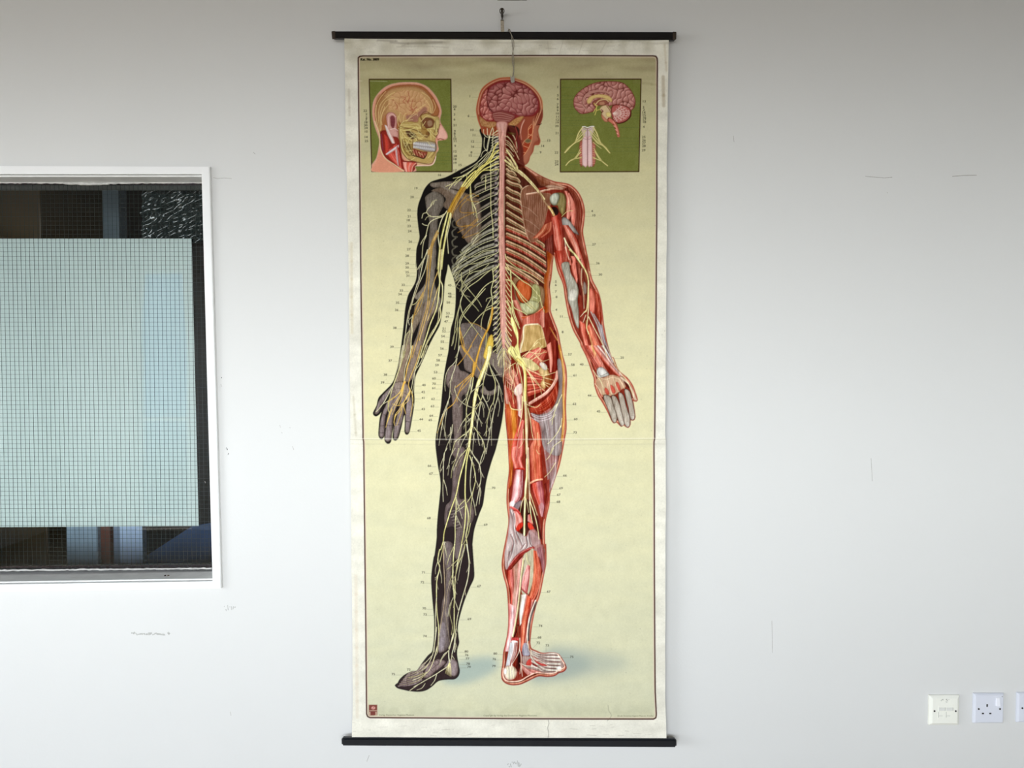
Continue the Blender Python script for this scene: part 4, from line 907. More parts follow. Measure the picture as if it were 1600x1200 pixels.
for i in range(9): stroke([(760 + (575 + i * 3) / 10, 980 + (260 + i * 20) / 10), (760 + (640 + i * 4) / 10, 980 + (250 + i * 22) / 10)], 0.4, 'F0ECF4', a=0.8, clip=RM)
fill('P 560,450 680,450 700,380 760,380 860,420 1000,405 1100,420 1150,470 1200,560 1210,620 1160,680 1040,730 900,715 760,670 620,640 560,560', 'A88C86', edge='8A5A54', clip=RM, ew=2)
fill('P 615,580 640,520 690,490 710,570 680,605 640,605', 'D04A44', edge='A83832', clip=RM, ew=1.2); fill('P 720,440 800,500 900,570 960,600 880,610 790,560 740,500', 'C84844', edge='9A3430', clip=RM, ew=1.2); fill('P 710,560 760,580 800,610 740,610', '8A2420', clip=RM)
for i, (y0_, y1_) in enumerate([(395, 430), (420, 480), (450, 530), (500, 590), (560, 640), (620, 690)]):
    stroke([(760 + 70.5, 980 + y0_ / 10 - 3), (760 + 86, 980 + (y0_ + y1_) / 20 + 1), (760 + 102, 980 + y1_ / 10 - 2), (760 + 115, 980 + y1_ / 10 - 1.5)], 1.5, 'DCD2C8', w1=2.2, clip=RM); stroke([(760 + 80, 980 + y0_ / 10 + 3), (760 + 98, 980 + y1_ / 10), (760 + 114, 980 + y1_ / 10 + 1.4)], 0.9, '6E4642', clip=RM)
fill('P 1090,630 1150,610 1170,640 1120,670', 'F0ECE8', clip=RM, a=0.9)
for s in ('P 690,350 740,470 860,540 960,600', 'P 690,370 700,470 790,580 880,640 1000,670', 'P 550,570 600,600 700,610 800,640 860,680', 'P 660,260 660,350 700,420', 'P 520,170 520,300 500,400 410,560', 'P 515,340 540,450 540,600 520,730', 'P 540,600 560,770', 'P 400,560 370,680 370,800', 'P 400,600 430,680 440,760'):
    stroke(s, 1.0, 'F2E6D2', w1=0.6, clip=RM)
for i in range(6): stroke([(760 + (330 + i * 22) / 10, 980 + 63), (760 + (340 + i * 20) / 10, 980 + 80)], 0.6, ['E8E4A8', '9A8A60'][i % 2], a=0.8, clip=RM)
# sole: pale fat layer with dark skin line
stroke('P 262,640 260,760 310,835 420,850 540,830 640,770 760,715 860,715 1000,725 1090,700 1130,670 1200,640 1225,600 1180,520 1110,420', 1.6, 'F0C8B4', clip=RM); stroke('P 300,850 400,868 520,852 620,805 700,760 780,735', 0.8, '5A2A20', a=0.8, clip=RM)
stroke('P 240,800 300,870 400,900 520,890 620,850 720,800 820,762 950,772 1060,757 1130,712 1200,692 1245,640 1225,580', 1.6, '8E3A34')

# ================= head from behind
fill(HEADO, '9A4A34', edge='B8684A', ew=2.0)
HM = fullmask(HEADO)
fill('A 790,520 880,520 870,600 855,660 870,760 815,800 795,890 745,1010 700,1040 640,985 700,780 780,600', 'A25A42', edge='8A4430', clip=HM, ew=3, light=('C48468', -1.0, 0, 0.5))
fill('A 850,410 905,430 895,540 860,600 820,600 815,520', '7A3426', a=0.8, clip=HM); stroke('A 850,592 868,598 888,585', 0.9, '2A120E'); stroke('A 840,720 860,760 862,800', 0.8, '6E2C20', a=0.8)
stroke('A 560,78 420,88 300,143 228,213 193,312 172,420 177,480 195,560 218,620', 1.3, 'B4603E', clip=None); stroke('A 560,74 700,122 800,188 860,258 895,330 903,420', 1.0, 'C88A5C')
stroke('A 560,95 430,103 310,158 240,228 206,320 190,420 195,480', 1.6, 'D89A78', clip=HM, a=0.8); stroke('A 600,108 700,143 790,205 850,275 876,340 885,430 860,500 820,600', 1.6, 'DCA27C', clip=HM, a=0.9)
fill('A 560,110 430,118 320,170 255,240 222,330 210,440 225,530 300,580 420,560 560,540 700,510 800,500 860,440 862,340 820,260 740,180 640,130', '8C2C2C', edge='6E1E1E', clip=HM, ew=3)
# occipital diploe
fill('A 200,500 235,520 290,560 360,560 400,575 395,600 340,640 280,625 220,605', 'B88656', edge='8A5030', clip=HM, noise=0.6); fill('A 520,590 580,540 650,505 700,505 650,570 600,610 525,615', 'C08E56', edge='8A5030', clip=HM, noise=0.7)
for _ in range(70):
    x, y = (RS.uniform(215, 385), RS.uniform(545, 615)) if RS.rand() < .55 else (RS.uniform(530, 650), RS.uniform(540, 605)); stroke([(720 + x / 7.056, 110 + y / 7.056), (720 + x / 7.056 + .3, 110 + y / 7.056 + .2)], 0.7, '7A3C20', a=0.6, smooth=False)
gyri('A 560,125 440,135 340,175 300,240 280,330 300,420 350,470 480,450 560,470 640,500 740,495 800,480 845,420 848,340 810,260 740,190 650,145', '561A18', '9A5450', 'CC9086', lam=11.5, seed=12, lw=0.42, edge='6A2026', ew=7)
gyri('A 290,210 250,260 225,340 215,430 240,510 300,550 350,540 345,480 305,430 290,350 300,270', '6A1C1C', 'AC5850', 'E09A8C', lam=9.5, seed=31, lw=0.5)
stroke('A 305,200 285,290 300,390 345,455', 1.3, '501414', a=0.9); 
fill('A 340,480 380,450 450,445 530,465 600,500 560,555 500,580 430,585 380,560 350,520', '94504A', edge='6A2824', ew=2)
for i in range(9): f = i / 8; stroke([(720 + (350 + f * 20) / 7.056, 110 + (470 + f * 85) / 7.056), (720 + (440 + f * 10) / 7.056, 110 + (455 + f * 105) / 7.056), (720 + (580 - f * 50) / 7.056, 110 + (495 + f * 70) / 7.056)], 0.5, 'D8B09A' if i % 2 else '6A2C28', a=0.8)
for s in ('A 255,500 285,490 320,495', 'A 260,515 290,508 325,512', 'A 270,530 300,525 330,530'): stroke(s, 0.7, 'D89888', a=0.8)
# ear and jaw structures
fill('A 500,610 620,620 650,700 600,740 520,700', '3A1C16', clip=HM)
stroke('A 700,545 670,600 655,680 665,760 690,790', 4.0, '8A4030', w1=2.2, clip=HM); stroke('A 700,545 672,600 658,680 668,760', 2.6, 'C07A64', w1=1.4, clip=HM); stroke('A 695,555 668,620 655,690', 0.8, 'E8B8A0', clip=HM)
fill('A 740,640 790,600 795,700 770,800 700,930 650,975 645,950 690,820 735,720', 'A03C24', edge='B85C3C', clip=HM, ew=1.2)
for s in ('A 800,560 790,680 775,790 720,900 640,985 640,940 690,790 740,740 745,640 780,590', 'A 740,740 790,690 795,640', 'A 745,650 775,620', 'A 700,780 740,800 775,780', 'A 690,830 740,850', 'A 670,900 710,905', 'A 745,700 790,720', 'A 850,470 820,560 800,640'): stroke(s, 0.8, 'E8A878', clip=HM)
fill('A 700,780 740,750 780,775 740,800', '6A5A40', clip=HM, edge='9A7A50')
# neck muscles right
fill('A 500,620 600,640 640,720 670,800 690,880 690,985 700,1060 560,1060 500,900', '5A2018', clip=None, edge='7A3428', a=0.9)
for s, c in (('A 520,680 580,720 610,800 620,900', 'E0C8A0'), ('A 600,620 620,700 600,800 620,880', 'A03A34'), ('A 630,740 640,800 630,870', '7A2228'), ('A 510,720 560,780 610,870', 'C8A880'), ('A 505,790 560,840 600,900 640,980', 'D8B890')): stroke(s, 1.1, c)
fill('A 510,680 560,680 610,700 560,710', '7A5E34', edge='4A3018')
# spinal cord
fill('A 395,570 510,570 500,700 490,800 485,1060 X 787,330 789,400 790.5,470 792,520 789,545 788.5,565 786,565 785,545 782,520 780.5,470 779.5,400 778.5,330 A 425,1060 420,800 405,680', 'C88478', edge='94504A', ew=2.2, light=('E6B8AC', -0.6, 0, 0.8))
for x0_, x1_, c in ((405, 420, 'E8C0B0'), (430, 440, 'B06A60'), (460, 462, 'E6B8AC'), (480, 478, 'A8605A'), (500, 492, 'DCA898')): stroke([(720 + x0_ / 7.056, 193), (720 + x1_ / 7.056, 208), (720 + x1_ / 7.056 + 1, 255)], 0.6, c, a=0.8)
stroke('X 784.3,230 783,330 784.5,400 786,470 787.4,530', 0.5, 'A86058', a=0.7); stroke('X 782,230 780.8,330 782,400 784,470', 0.8, 'F0CCC0', a=0.6); stroke('X 787,545 787.2,570', 2.6, 'E8DC98', w1=1.6)
stroke('A 430,685 500,690', 0.4, '8A4A42', a=0.6)

# ================= spinal nerves, both sides
for i in range(15):                       # neck, left: curling roots
    y = 204 + i * 4.3
    stroke([(778.5 + i * 0.1, y), (773, y + 2.4), (768 - i * 0.2, y + 6.5)], 0.9, CREAM, w1=0.7)
for s in ('A 350,630 320,720 290,880 270,880 240,900 220,950', 'A 290,640 300,720 360,740 400,720', 'A 360,640 350,760 345,830 300,950 200,1030', 'A 340,640 300,780 285,880', 'A 250,650 250,690 280,730 330,740', 'A 260,740 255,840 290,890', 'A 400,660 360,700', 'A 350,800 350,900 290,980 200,1060 190,1120', 'A 330,880 270,960 200,1040 120,1100 0,1170', 'A 300,900 250,950 150,1040 0,1130'):
    stroke(s, 1.0, CREAM, w1=0.7)
for s, w in (('A 410,800 380,830 330,950 220,1080 B 780,130 700,210 640,300', 2.4), ('A 415,880 370,920 300,1020 B 860,70 760,180 660,300', 2.6), ('A 415,950 360,990 B 900,60 800,160 690,300', 2.4), ('A 410,1020 340,1050 B 880,110 800,190 700,310', 2.0), ('A 410,1085 330,1100 B 960,110 870,120 780,200', 1.5)):
    stroke(s, w, 'A89850', a=0.7); stroke(s, w * 0.75, YEL, w1=w * 0.6)
for s in ('B 700,150 700,200', 'B 820,40 700,160 600,200 500,320', 'B 830,60 640,200 560,250 470,290', 'B 640,210 600,240 560,280', 'B 720,150 640,180 550,200', 'B 750,230 740,280 740,400 770,480 800,560 820,680', 'B 745,330 750,430 765,520 775,600', 'B 740,290 760,450 800,540', 'B 960,0 965,200 965,520 985,700 990,860', 'B 910,170 905,330', 'B 890,230 920,230'):
    stroke(s, 0.9, PALE, clip=LM)
# plexus passing behind the scapula (gold) and out again
for d in (-14, 0, 14, 26): stroke([(630 + (655 + d) / 7.056, 250 + 300 / 7.056), (630 + (575 + d) / 7.056, 250 + 430 / 7.056), (630 + (500 + d) / 7.056, 250 + 575 / 7.056)], 1.9, ['A8802C', 'C09438', '96702A', 'B48A40'][(d + 14) // 13 % 4], clip=LM)
stroke('B 690,310 610,440 530,590', 1.0, 'D8B060', clip=LM)
for s in ('B 700,380 620,480 560,560 530,640', 'B 830,390 740,420 660,480 625,540 650,580 800,575', 'B 770,580 660,630 590,680 600,725 740,720 830,650', 'B 820,640 700,740 600,800', 'B 830,700 740,760 650,850', 'B 830,400 760,370 700,400 620,470', 'B 830,460 740,450 690,420', 'B 780,720 700,720 640,740', 'B 830,800 720,840 660,860'): stroke(s, 0.9, 'B0843C', clip=LM, a=0.95)
for s, w in (('B 490,580 460,700 430,820 405,950 380,1200', 2.6), ('B 520,590 490,720 465,850 440,1000 420,1200', 3.2), ('B 480,560 430,640 390,760 385,850 400,960', 1.5), ('B 530,600 510,720 485,830 490,930 498,1030', 1.2), ('B 460,590 400,620 300,620 260,580', 1.4), ('B 440,620 350,650 290,690 265,760 250,830', 1.4), ('B 265,720 230,715 210,700', 1.1), ('B 250,830 210,890 190,930', 1.0), ('B 255,830 220,920 205,1080', 1.0), ('B 260,580 220,590 205,640', 1.0), ('B 300,610 260,630 240,660', 0.8), ('B 255,575 270,540 310,500 330,450', 1.0), ('B 300,500 320,460', 0.9), ('B 330,490 350,440 370,440', 0.9), ('B 490,720 470,850', 0.8), ('B 385,770 300,950 230,1080 160,1200', 1.2), ('B 240,1080 180,1190', 0.8)):
    stroke(s, w * 1.1, '8A8450', clip=LM, a=0.6); stroke(s, w * 0.8, 'E8E29A' if w > 2 else CREAM, w1=w * 0.6, clip=LM)
stroke('B 440,700 420,900 395,1190', 0.5, '9A9048', clip=LM); stroke('B 395,960 385,1200', 0.4, '9A9048', clip=LM)
for s in ('B 375,780 320,900 280,1050 260,1200', 'B 385,800 330,920 300,1050 290,1200'): stroke(s, 1.9, 'B08A48', clip=LM)
# upper arm to forearm
for s, w, c in (('D 700,0 690,200 680,350 650,470 590,600 540,740 515,860', 1.8, 'C8A464'), ('D 740,0 720,200 705,350 690,600 640,780 590,960 520,1190', 1.6, 'C8A25C'), ('D 830,0 815,200 770,330 740,440 700,640 650,830 600,1000', 1.8, 'D0B070'), ('D 835,0 830,330 800,440 770,540 740,640 690,780', 1.6, 'D8C080'),
                ('D 850,0 835,200 830,330 855,400 850,560 830,640 835,740 770,880 690,1020 620,1190', 2.0, 'E8E2AE'), ('D 825,0 812,230 825,330 820,420 800,600 770,700 720,820 680,950 600,1190', 2.2, 'ECE6A8'), ('D 820,640 800,800 720,940 660,1080 640,1190', 1.2, 'E0DAA8'),
                ('D 690,0 640,150 600,330 570,400 520,560 480,700 450,900 420,1190', 1.2, CREAM), ('D 700,60 660,230 600,370 540,530 500,660', 1.1, CREAM), ('D 660,100 600,180 580,220', 0.8, CREAM), ('D 600,200 590,330 565,390', 0.7, 'C0B8B0'), ('D 600,360 560,480 510,600 480,760', 1.0, 'D8CFA8'),
                ('D 640,480 560,590 510,610', 1.0, PALE), ('D 530,720 515,800 520,900 510,1000 500,1190', 1.6, 'E8E0B0'), ('D 530,730 480,780 490,830', 0.8, CREAM), ('D 500,890 460,930 440,990', 0.9, PALE), ('D 440,950 425,1060 410,1190', 0.8, CREAM), ('D 500,900 470,1000 430,1190', 0.8, PALE), ('D 760,560 740,640 720,700', 0.8, 'C8A25C'), ('D 640,470 600,560 560,660 520,800', 1.6, 'BC944C'), ('D 650,480 620,600 560,720', 1.0, 'D8B468')):
    stroke(s, w + 0.7, '3A3428', clip=LM, a=0.45); stroke(s, w * 0.75, c, clip=LM)
# forearm to hand
for s, w, c in (('G 530,0 500,140 470,230 450,330 430,400 420,440', 1.8, 'DDB45C'), ('G 620,0 570,180 520,300 490,380 480,440 500,490', 1.6, 'D8B468'), ('G 520,0 480,130 440,260 430,400', 1.0, CREAM), ('G 640,0 600,140 550,280', 1.4, 'E4DEAE'), ('G 690,0 640,130 600,210 550,290 510,480', 1.0, CREAM), ('G 550,280 545,400 520,560 540,680', 0.8, CREAM),
                ('G 420,0 400,150 370,280 330,400 290,470 230,590 170,680 120,730', 1.2, CREAM), ('G 430,60 400,200 340,360 300,480 270,600 260,680', 1.2, PALE), ('G 260,600 255,700 275,760 240,860', 1.1, 'E6DC98'), ('G 275,600 190,650 150,700', 0.8, CREAM), ('G 415,0 385,160 345,300', 0.8, CREAM)):
    stroke(s, w + 0.6, '3A3428', clip=LM, a=0.4); stroke(s, w * 0.8, c, clip=LM)
for s in ('G 425,430 400,490 340,560 270,610', 'G 425,430 400,520 340,620 280,720 240,860', 'G 430,440 400,540 350,640 300,760', 'G 430,440 410,560 370,660', 'G 425,430 380,520 300,580 250,620', 'G 500,490 460,580 380,660 300,640', 'G 500,490 430,620 380,700 330,770 320,850', 'G 430,620 400,700 330,780', 'G 420,640 430,680 450,750', 'G 500,490 480,600 440,640 425,680', 'G 410,660 400,740 350,880', 'G 300,700 260,800 230,900', 'G 340,760 320,840 330,880', 'G 510,500 530,600 500,780'):
    stroke(s, 1.3, 'D8B868', w1=0.7, clip=LM)
stroke('G 440,400 420,440 405,500', 3.2, 'DDAE50', w1=1.6, clip=LM)

# intercostal nerves left
for pts in ribL:
    p = np.array(pts, float) + [0, 4.2]
    stroke(np.vstack([[779, p[0][1] - 6.5], p]), 1.1, '2A2620', a=0.6, clip=LM); stroke(np.vstack([[779, p[0][1] - 6.5], p]), 0.95, 'DCDAAE', w1=0.7, clip=LM)
for k, pts in enumerate(ribL[6:]):
    e = np.array(pts[-1], float); m = np.array(pts[2], float)
    stroke([m + [6, 2], e + [2, 8], e + [-1, 14]], 0.9, CREAM, w1=0.5, clip=LM); stroke([m + [10, 0], m + [2, 5], e + [-2, 6], e + [3, 14], e + [12, 18]], 0.7, 'C4C29A', w1=0.5, clip=LM, a=.8)
# long crossing abdominal nerves
for s, w in (('E 620,180 560,210 480,270 400,340 300,410 240,480 205,590 160,760 130,1000 110,1060', 1.2), ('E 600,330 520,370 450,430 350,560 260,660 200,770 200,860', 1.3), ('E 480,430 400,520 300,640 220,760 190,900 215,1010', 1.2), ('E 310,220 310,270 340,250 450,220 520,160', 1.1), ('E 300,270 230,380 200,460', 0.9), ('E 220,250 220,330 300,440 400,560 440,630', 1.0), ('E 210,330 230,400 220,460 300,560 370,630 410,680', 1.0), ('E 240,480 205,590 240,720 310,800 400,920 460,1000', 1.2),
             ('E 560,210 570,330 545,450 560,560 545,700 510,830 490,1000 480,1190', 1.4), ('E 620,480 560,520 500,540 490,570', 1.0), ('E 635,560 560,610 480,660 440,780 430,850', 1.1), ('E 545,540 500,620 470,690 440,780 440,880', 1.0), ('E 630,640 560,640 460,690 340,820 230,980', 1.2), ('E 205,600 180,700 170,850 130,960 110,1060', 1.0), ('E 175,860 160,1000 140,1100', 0.9), ('E 200,870 190,1000 180,1120 150,1190', 1.0), ('E 620,30 480,110 380,150 280,170 200,240 160,330', 1.0), ('E 600,0 470,20 380,70 280,80 200,20', 1.0), ('E 500,80 440,150 380,190', .8)):
    stroke(s, w + 0.6, '1A1614', a=0.6, clip=LM); stroke(s, w * 0.9, 'DEDCA8', w1=w * 0.6, clip=LM)
# lumbar roots both sides
for i in range(18):
    y = 412 + i * 8.4
    if y > 545: break
    stroke([(781, y), (777, y + 6), (770.5, y + 12)], 1.0, PALE); stroke([(790, y - 1), (794, y + 6), (799, y + 12)], 1.0, PALE)
for i in range(14):                      # cauda equina fans
    y = 516 + i * 3.2; x = 783 + i * 0.25
    stroke([(x, y), (x - 4 - i * .15, y + 9), (x - 9 + i * .1, y + 17)], 0.8, ['E8E0A0', '8A7C78', 'E8E0C8'][i % 3]); stroke([(790 - i * .2, y), (794, y + 9), (799 - i * .1, y + 17)], 0.8, ['E8E0A0', '8A7C78', 'E8E0C8'][i % 3])
for i in range(12): stroke([(787 - 3 + i * .5, 545), (787 - 6 + i * 1.1, 562), (787 - 7 + i * 1.3, 574)], 0.6, ['CFC48C', '7C706C', 'B8AC9A'][i % 3], a=0.9)
stroke('H 760,60 756,120', 1.6, 'E8D88C', w1=0.8)
# gold trunks on the left pelvis
for s, w in (('E 560,640 550,740 520,850 470,950 430,1050 390,1190 H 450,180 430,270 410,340', 3.0), ('H 430,190 415,320', 3.8)):
    stroke(s, w, 'B08430', clip=LM); stroke(s, w * 0.5, 'D8A84C', clip=LM)
fill('E 520,960 560,940 570,1060 560,1200 H 640,0 610,90 570,150 530,120 560,0', 'DDBE58', edge='B08C34', ew=2, clip=LM)
for s, w in (('H 600,20 590,110 550,220 510,320 470,430 440,560 430,620', 5.6), ('H 430,620 415,760 400,880 385,1000 370,1120 K 575,20', 3.6)):
    stroke(s, w + .8, '8A7A38', clip=LM, w1=(w + .8) * 0.8); stroke(s, w, 'ECE4A4', w1=w * 0.8, clip=LM); stroke(T(s) + [-0.5, 0], w * 0.3, 'F8F4BC', clip=LM)
stroke('H 560,140 520,270 480,370', 1.0, 'B89838', clip=LM)
for s, w in (('E 200,860 215,1010 260,1130 H 290,0 360,100 440,200 500,290', 1.4), ('E 210,900 250,1060 H 320,20 400,140 460,220', 1.0), ('H 410,300 330,370 250,440 210,470', 1.4), ('H 410,320 300,430 240,560 200,640 110,720 60,850 20,960', 1.3), ('H 405,340 340,430 260,520 240,620', 1.0), ('H 400,0 360,60 300,150 245,215', 1.1), ('E 400,920 330,1040 290,1130', 1.0), ('E 500,900 400,830 300,800', .8)):
    stroke(s, w, 'C89A44', w1=w * 0.8, clip=LM)
# fine nerves of the left thigh
LTH = [('H 270,0 230,150 200,200 150,250 115,330 105,440 110,500', 1.1), ('H 240,140 215,250 175,370 155,560 130,660 100,760 80,850 110,960 120,1040', 1.1), ('H 160,560 110,690 60,820 30,940 20,1040', 1.0), ('H 105,440 110,500', .8), ('H 130,700 110,830 100,1000', .8), ('H 80,850 60,960 40,1100', .8), ('H 210,470 250,580 330,650 420,680 470,640', 1.1), ('H 220,440 200,520', .8),
       ('H 400,350 370,480 350,560 330,640', 1.3), ('H 420,350 400,480 350,650 340,780 335,1000', 1.4), ('H 345,570 300,620 265,680', .9), ('H 330,800 280,880 245,960', .9), ('H 395,740 340,790 320,830', 1.2), ('H 390,800 340,850', 1.0), ('H 395,900 350,960 290,1000 220,1060 180,1190', 1.3), ('H 345,980 300,1060 250,1190', 1.0), ('H 190,870 170,1000 130,1100 100,1190', 1.0), ('H 170,900 160,1060 165,1150', .8),
       ('H 590,170 560,280 530,400 520,540 500,610', 1.5), ('H 590,180 620,290 660,400 655,520 640,620 600,700 570,860 560,1000', 1.3), ('H 640,150 640,220 700,310', .8), ('H 600,230 660,340 700,420 740,540', .9), ('H 660,350 700,430 720,520 740,620', .8), ('H 700,440 690,560 650,700 620,830 590,1000 560,1190', 1.1), ('H 690,560 710,660 690,780', .8), ('H 650,700 620,900 620,1100', .9),
       ('H 500,610 450,500', 1.3), ('H 500,610 440,720', 1.2), ('H 500,610 530,640 545,690', .9), ('H 500,610 530,700 535,790', .9), ('H 500,620 480,760 460,900 470,1000 490,1100', 1.1), ('H 440,720 480,800 520,860', 1.0), ('H 470,780 500,840 510,890', .8), ('H 430,700 460,680', .9), ('H 520,540 590,700 610,830', 1.0), ('H 520,560 560,620 590,600 605,540', .9), ('H 580,530 575,590', .8), ('H 430,900 470,960 530,1060 545,1190', 1.3), ('H 430,960 420,1060 410,1190', .9), ('H 600,1000 570,1100', .8), ('H 470,1000 480,1080', .7),
       ('H 540,290 600,330 700,320 740,310', .8), ('H 480,440 400,510 370,560', 1.0), ('H 530,410 500,440 460,470', 1.0)]
for s, w in LTH: stroke(s, w + .5, '1E1618', a=0.5, clip=LM); stroke(s, w * 0.85, CREAM if w < 1.2 else PALE, w1=w * 0.5, clip=LM)
for s in ('H 155,560 100,760 60,900', 'H 190,870 160,1060', 'H 345,700 335,1000'): twigs(s, 6, 9, CREAM, .7, side=0, clip=LM)
for s_, n_, L_ in (('H 430,620 415,760 400,880 385,1000 370,1120', 12, 15), ('H 400,350 370,480 350,560 330,640', 6, 9), ('H 640,620 600,700 570,860 560,1000', 8, 10), ('H 655,520 640,620 620,830 590,1000', 7, 9), ('H 430,900 470,960 530,1060 545,1190', 6, 9), ('H 395,900 350,960 290,1000 220,1060', 7, 9), ('H 215,250 175,370 155,560', 5, 8)): twigs(s_, n_, L_, CREAM, .8, clip=LM)
# left lower thigh, knee, calf
LKN = [('K 590,0 560,130 545,300 540,500 545,700 530,900 500,1060 480,1190', 2.2, 'E8E29A'), ('K 570,0 530,150 480,330 440,520 390,660 340,820 310,930 300,1030', 2.3, 'E8E29A'), ('K 300,1030 330,1040', .9, CREAM), ('K 440,540 440,700 430,850 430,1000 410,1190', 1.6, PALE), ('K 445,560 480,680 510,780', 1.0, CREAM), ('K 440,740 490,850 500,880', .9, CREAM), ('K 540,570 480,630 450,680', 1.2, PALE), ('K 530,640 450,700', .9, CREAM),
       ('K 600,20 650,110 700,190 715,320 700,430 680,540 660,640', 1.2, CREAM), ('K 750,30 720,110 700,190', 1.2, CREAM), ('K 770,0 745,110 710,180', .8, CREAM), ('K 700,400 705,500 695,620', .9, CREAM), ('K 700,420 715,480 710,530', .7, CREAM), ('K 590,80 640,230 655,350 640,430 600,540 560,600', 1.4, PALE), ('K 620,100 600,300 600,450 640,620 660,740', 1.1, CREAM), ('K 650,380 620,520 600,700 590,820', 1.0, PALE), ('K 545,600 575,720 570,850 550,960 560,1040 580,1190', 1.8, PALE), ('K 600,830 570,960 520,1060', 1.1, PALE), ('K 540,1060 500,1190', .9, CREAM),
       ('K 340,0 305,90 300,330 295,450 300,590', 1.1, CREAM), ('K 300,110 270,190 265,250', .8, CREAM), ('K 305,350 330,430 345,520', .9, CREAM), ('K 430,0 380,90 360,180 340,230', .9, CREAM), ('K 365,190 350,300', .7, CREAM), ('K 470,0 440,120 400,220 385,330', .9, PALE), ('K 550,20 470,120 440,200', 1.0, PALE), ('K 500,60 430,200 420,240', .7, CREAM), ('K 520,80 450,220 430,320', .7, 'B8A48C'),
       ('K 300,1030 270,1120 M 330,60 310,180 330,260 300,400 295,560 300,750 320,950 300,1190', 1.7, PALE), ('K 305,1040 M 365,60 330,200', 1.2, PALE), ('M 375,0 375,200 385,420 385,600 350,850 320,1040 310,1190', 1.4, 'C8B498'), ('M 310,190 285,270 285,330', .8, CREAM), ('M 330,260 350,370 350,430', .9, CREAM), ('M 380,20 410,150', .8, CREAM), ('K 310,1040 340,1190', 1.0, CREAM), ('M 295,590 285,750 285,950 270,1190', 1.2, CREAM),
       ('M 495,0 480,180 475,400 490,570 490,800 485,1000 430,1150', 1.9, 'E8E4AC'), ('M 575,0 530,200 500,400 500,560 485,700', 1.7, 'E8E4AC'), ('M 630,0 655,200 640,380 590,560 540,740 510,920 495,1190', 1.6, CREAM), ('M 490,600 540,740', 1.0, CREAM), ('M 610,0 590,100 540,210 510,330', 1.2, PALE), ('M 600,60 560,230 530,400', .8, CREAM), ('M 540,160 480,220 410,280', 1.0, PALE), ('M 490,20 440,130 410,230', 1.0, PALE), ('M 510,340 440,440 410,560 400,700', 1.0, 'B8A890'), ('M 470,340 430,440', .8, PALE),
       ('M 480,590 440,680 420,800', .9, CREAM), ('M 460,640 440,760 470,900 460,1000', .8, PALE), ('M 390,700 410,860 430,1000 440,1080', .8, 'B8A890'), ('M 510,920 530,970', .8, CREAM), ('M 505,1000 500,1060 520,1140', .8, CREAM), ('M 480,200 420,300 400,380', .8, 'A89A8C'), ('M 470,420 430,520', .8, 'A89A8C')]
for s, w, c in LKN: stroke(s, w + .6, '1E1618', a=0.5, clip=LM); stroke(s, w * 0.85, c, w1=w * 0.6, clip=LM)
for s_, n_, L_ in (('K 600,20 650,110 700,190 715,320 700,430', 7, 10), ('K 590,80 640,230 655,350 640,430', 6, 9), ('K 340,0 305,90 300,330 295,450', 6, 9), ('K 470,0 440,120 400,220', 5, 8), ('M 330,60 310,180 330,260 300,400 295,560', 6, 8), ('M 575,0 530,200 500,400 500,560', 7, 9), ('M 630,0 655,200 640,380 590,560', 5, 8), ('M 480,180 475,400 490,570', 6, 8), ('K 440,540 440,700 430,850', 5, 8)): twigs(s_, n_, L_, CREAM, .75, clip=LM)
# left foot nerves
for s, w, c in (('O 1080,100 1040,260 1010,360 940,420 880,520', 1.5, CREAM), ('O 1010,360 1010,460 1020,560 980,620 860,700 800,740 560,880 400,990', 1.5, CREAM), ('O 1110,150 1090,300 1060,420 1050,500 1020,560', 1.3, CREAM), ('O 1060,440 1100,500', .9, CREAM), ('O 820,0 790,250 760,420 700,560 640,640 540,700', 1.3, CREAM), ('O 830,300 790,460 740,600 680,700 560,780 440,830', 1.5, 'E8E0B8'), ('O 860,100 840,360 800,450', 1.0, CREAM), ('O 1000,370 900,500 860,600', .9, CREAM),
                ('O 820,740 790,830 730,910', 1.1, CREAM), ('O 560,880 460,930', 1.0, CREAM), ('O 640,880 590,950 510,980', 1.0, CREAM), ('O 680,700 520,760 380,790', 1.0, 'D8D098'), ('O 700,560 560,690 450,720', .9, 'D8CFA8'), ('O 760,430 640,560 560,650', 1.0, CREAM), ('O 650,740 520,840 400,880', .9, 'D8D098'), ('O 1130,100 1110,250 1120,350', .8, CREAM)):
    stroke(s, w + .5, '1E1618', a=0.5, clip=LM); stroke(s, w * .9, c, w1=w * .6, clip=LM)
for i in range(6): stroke([(600 + 1015 / 10 + 0.3 * i, 980 + 56), (600 + (975 + i * 14) / 10, 980 + 66), (600 + (960 + i * 17) / 10, 980 + 72 + i)], 0.9, 'E4DC9C', w1=.5, clip=LM)

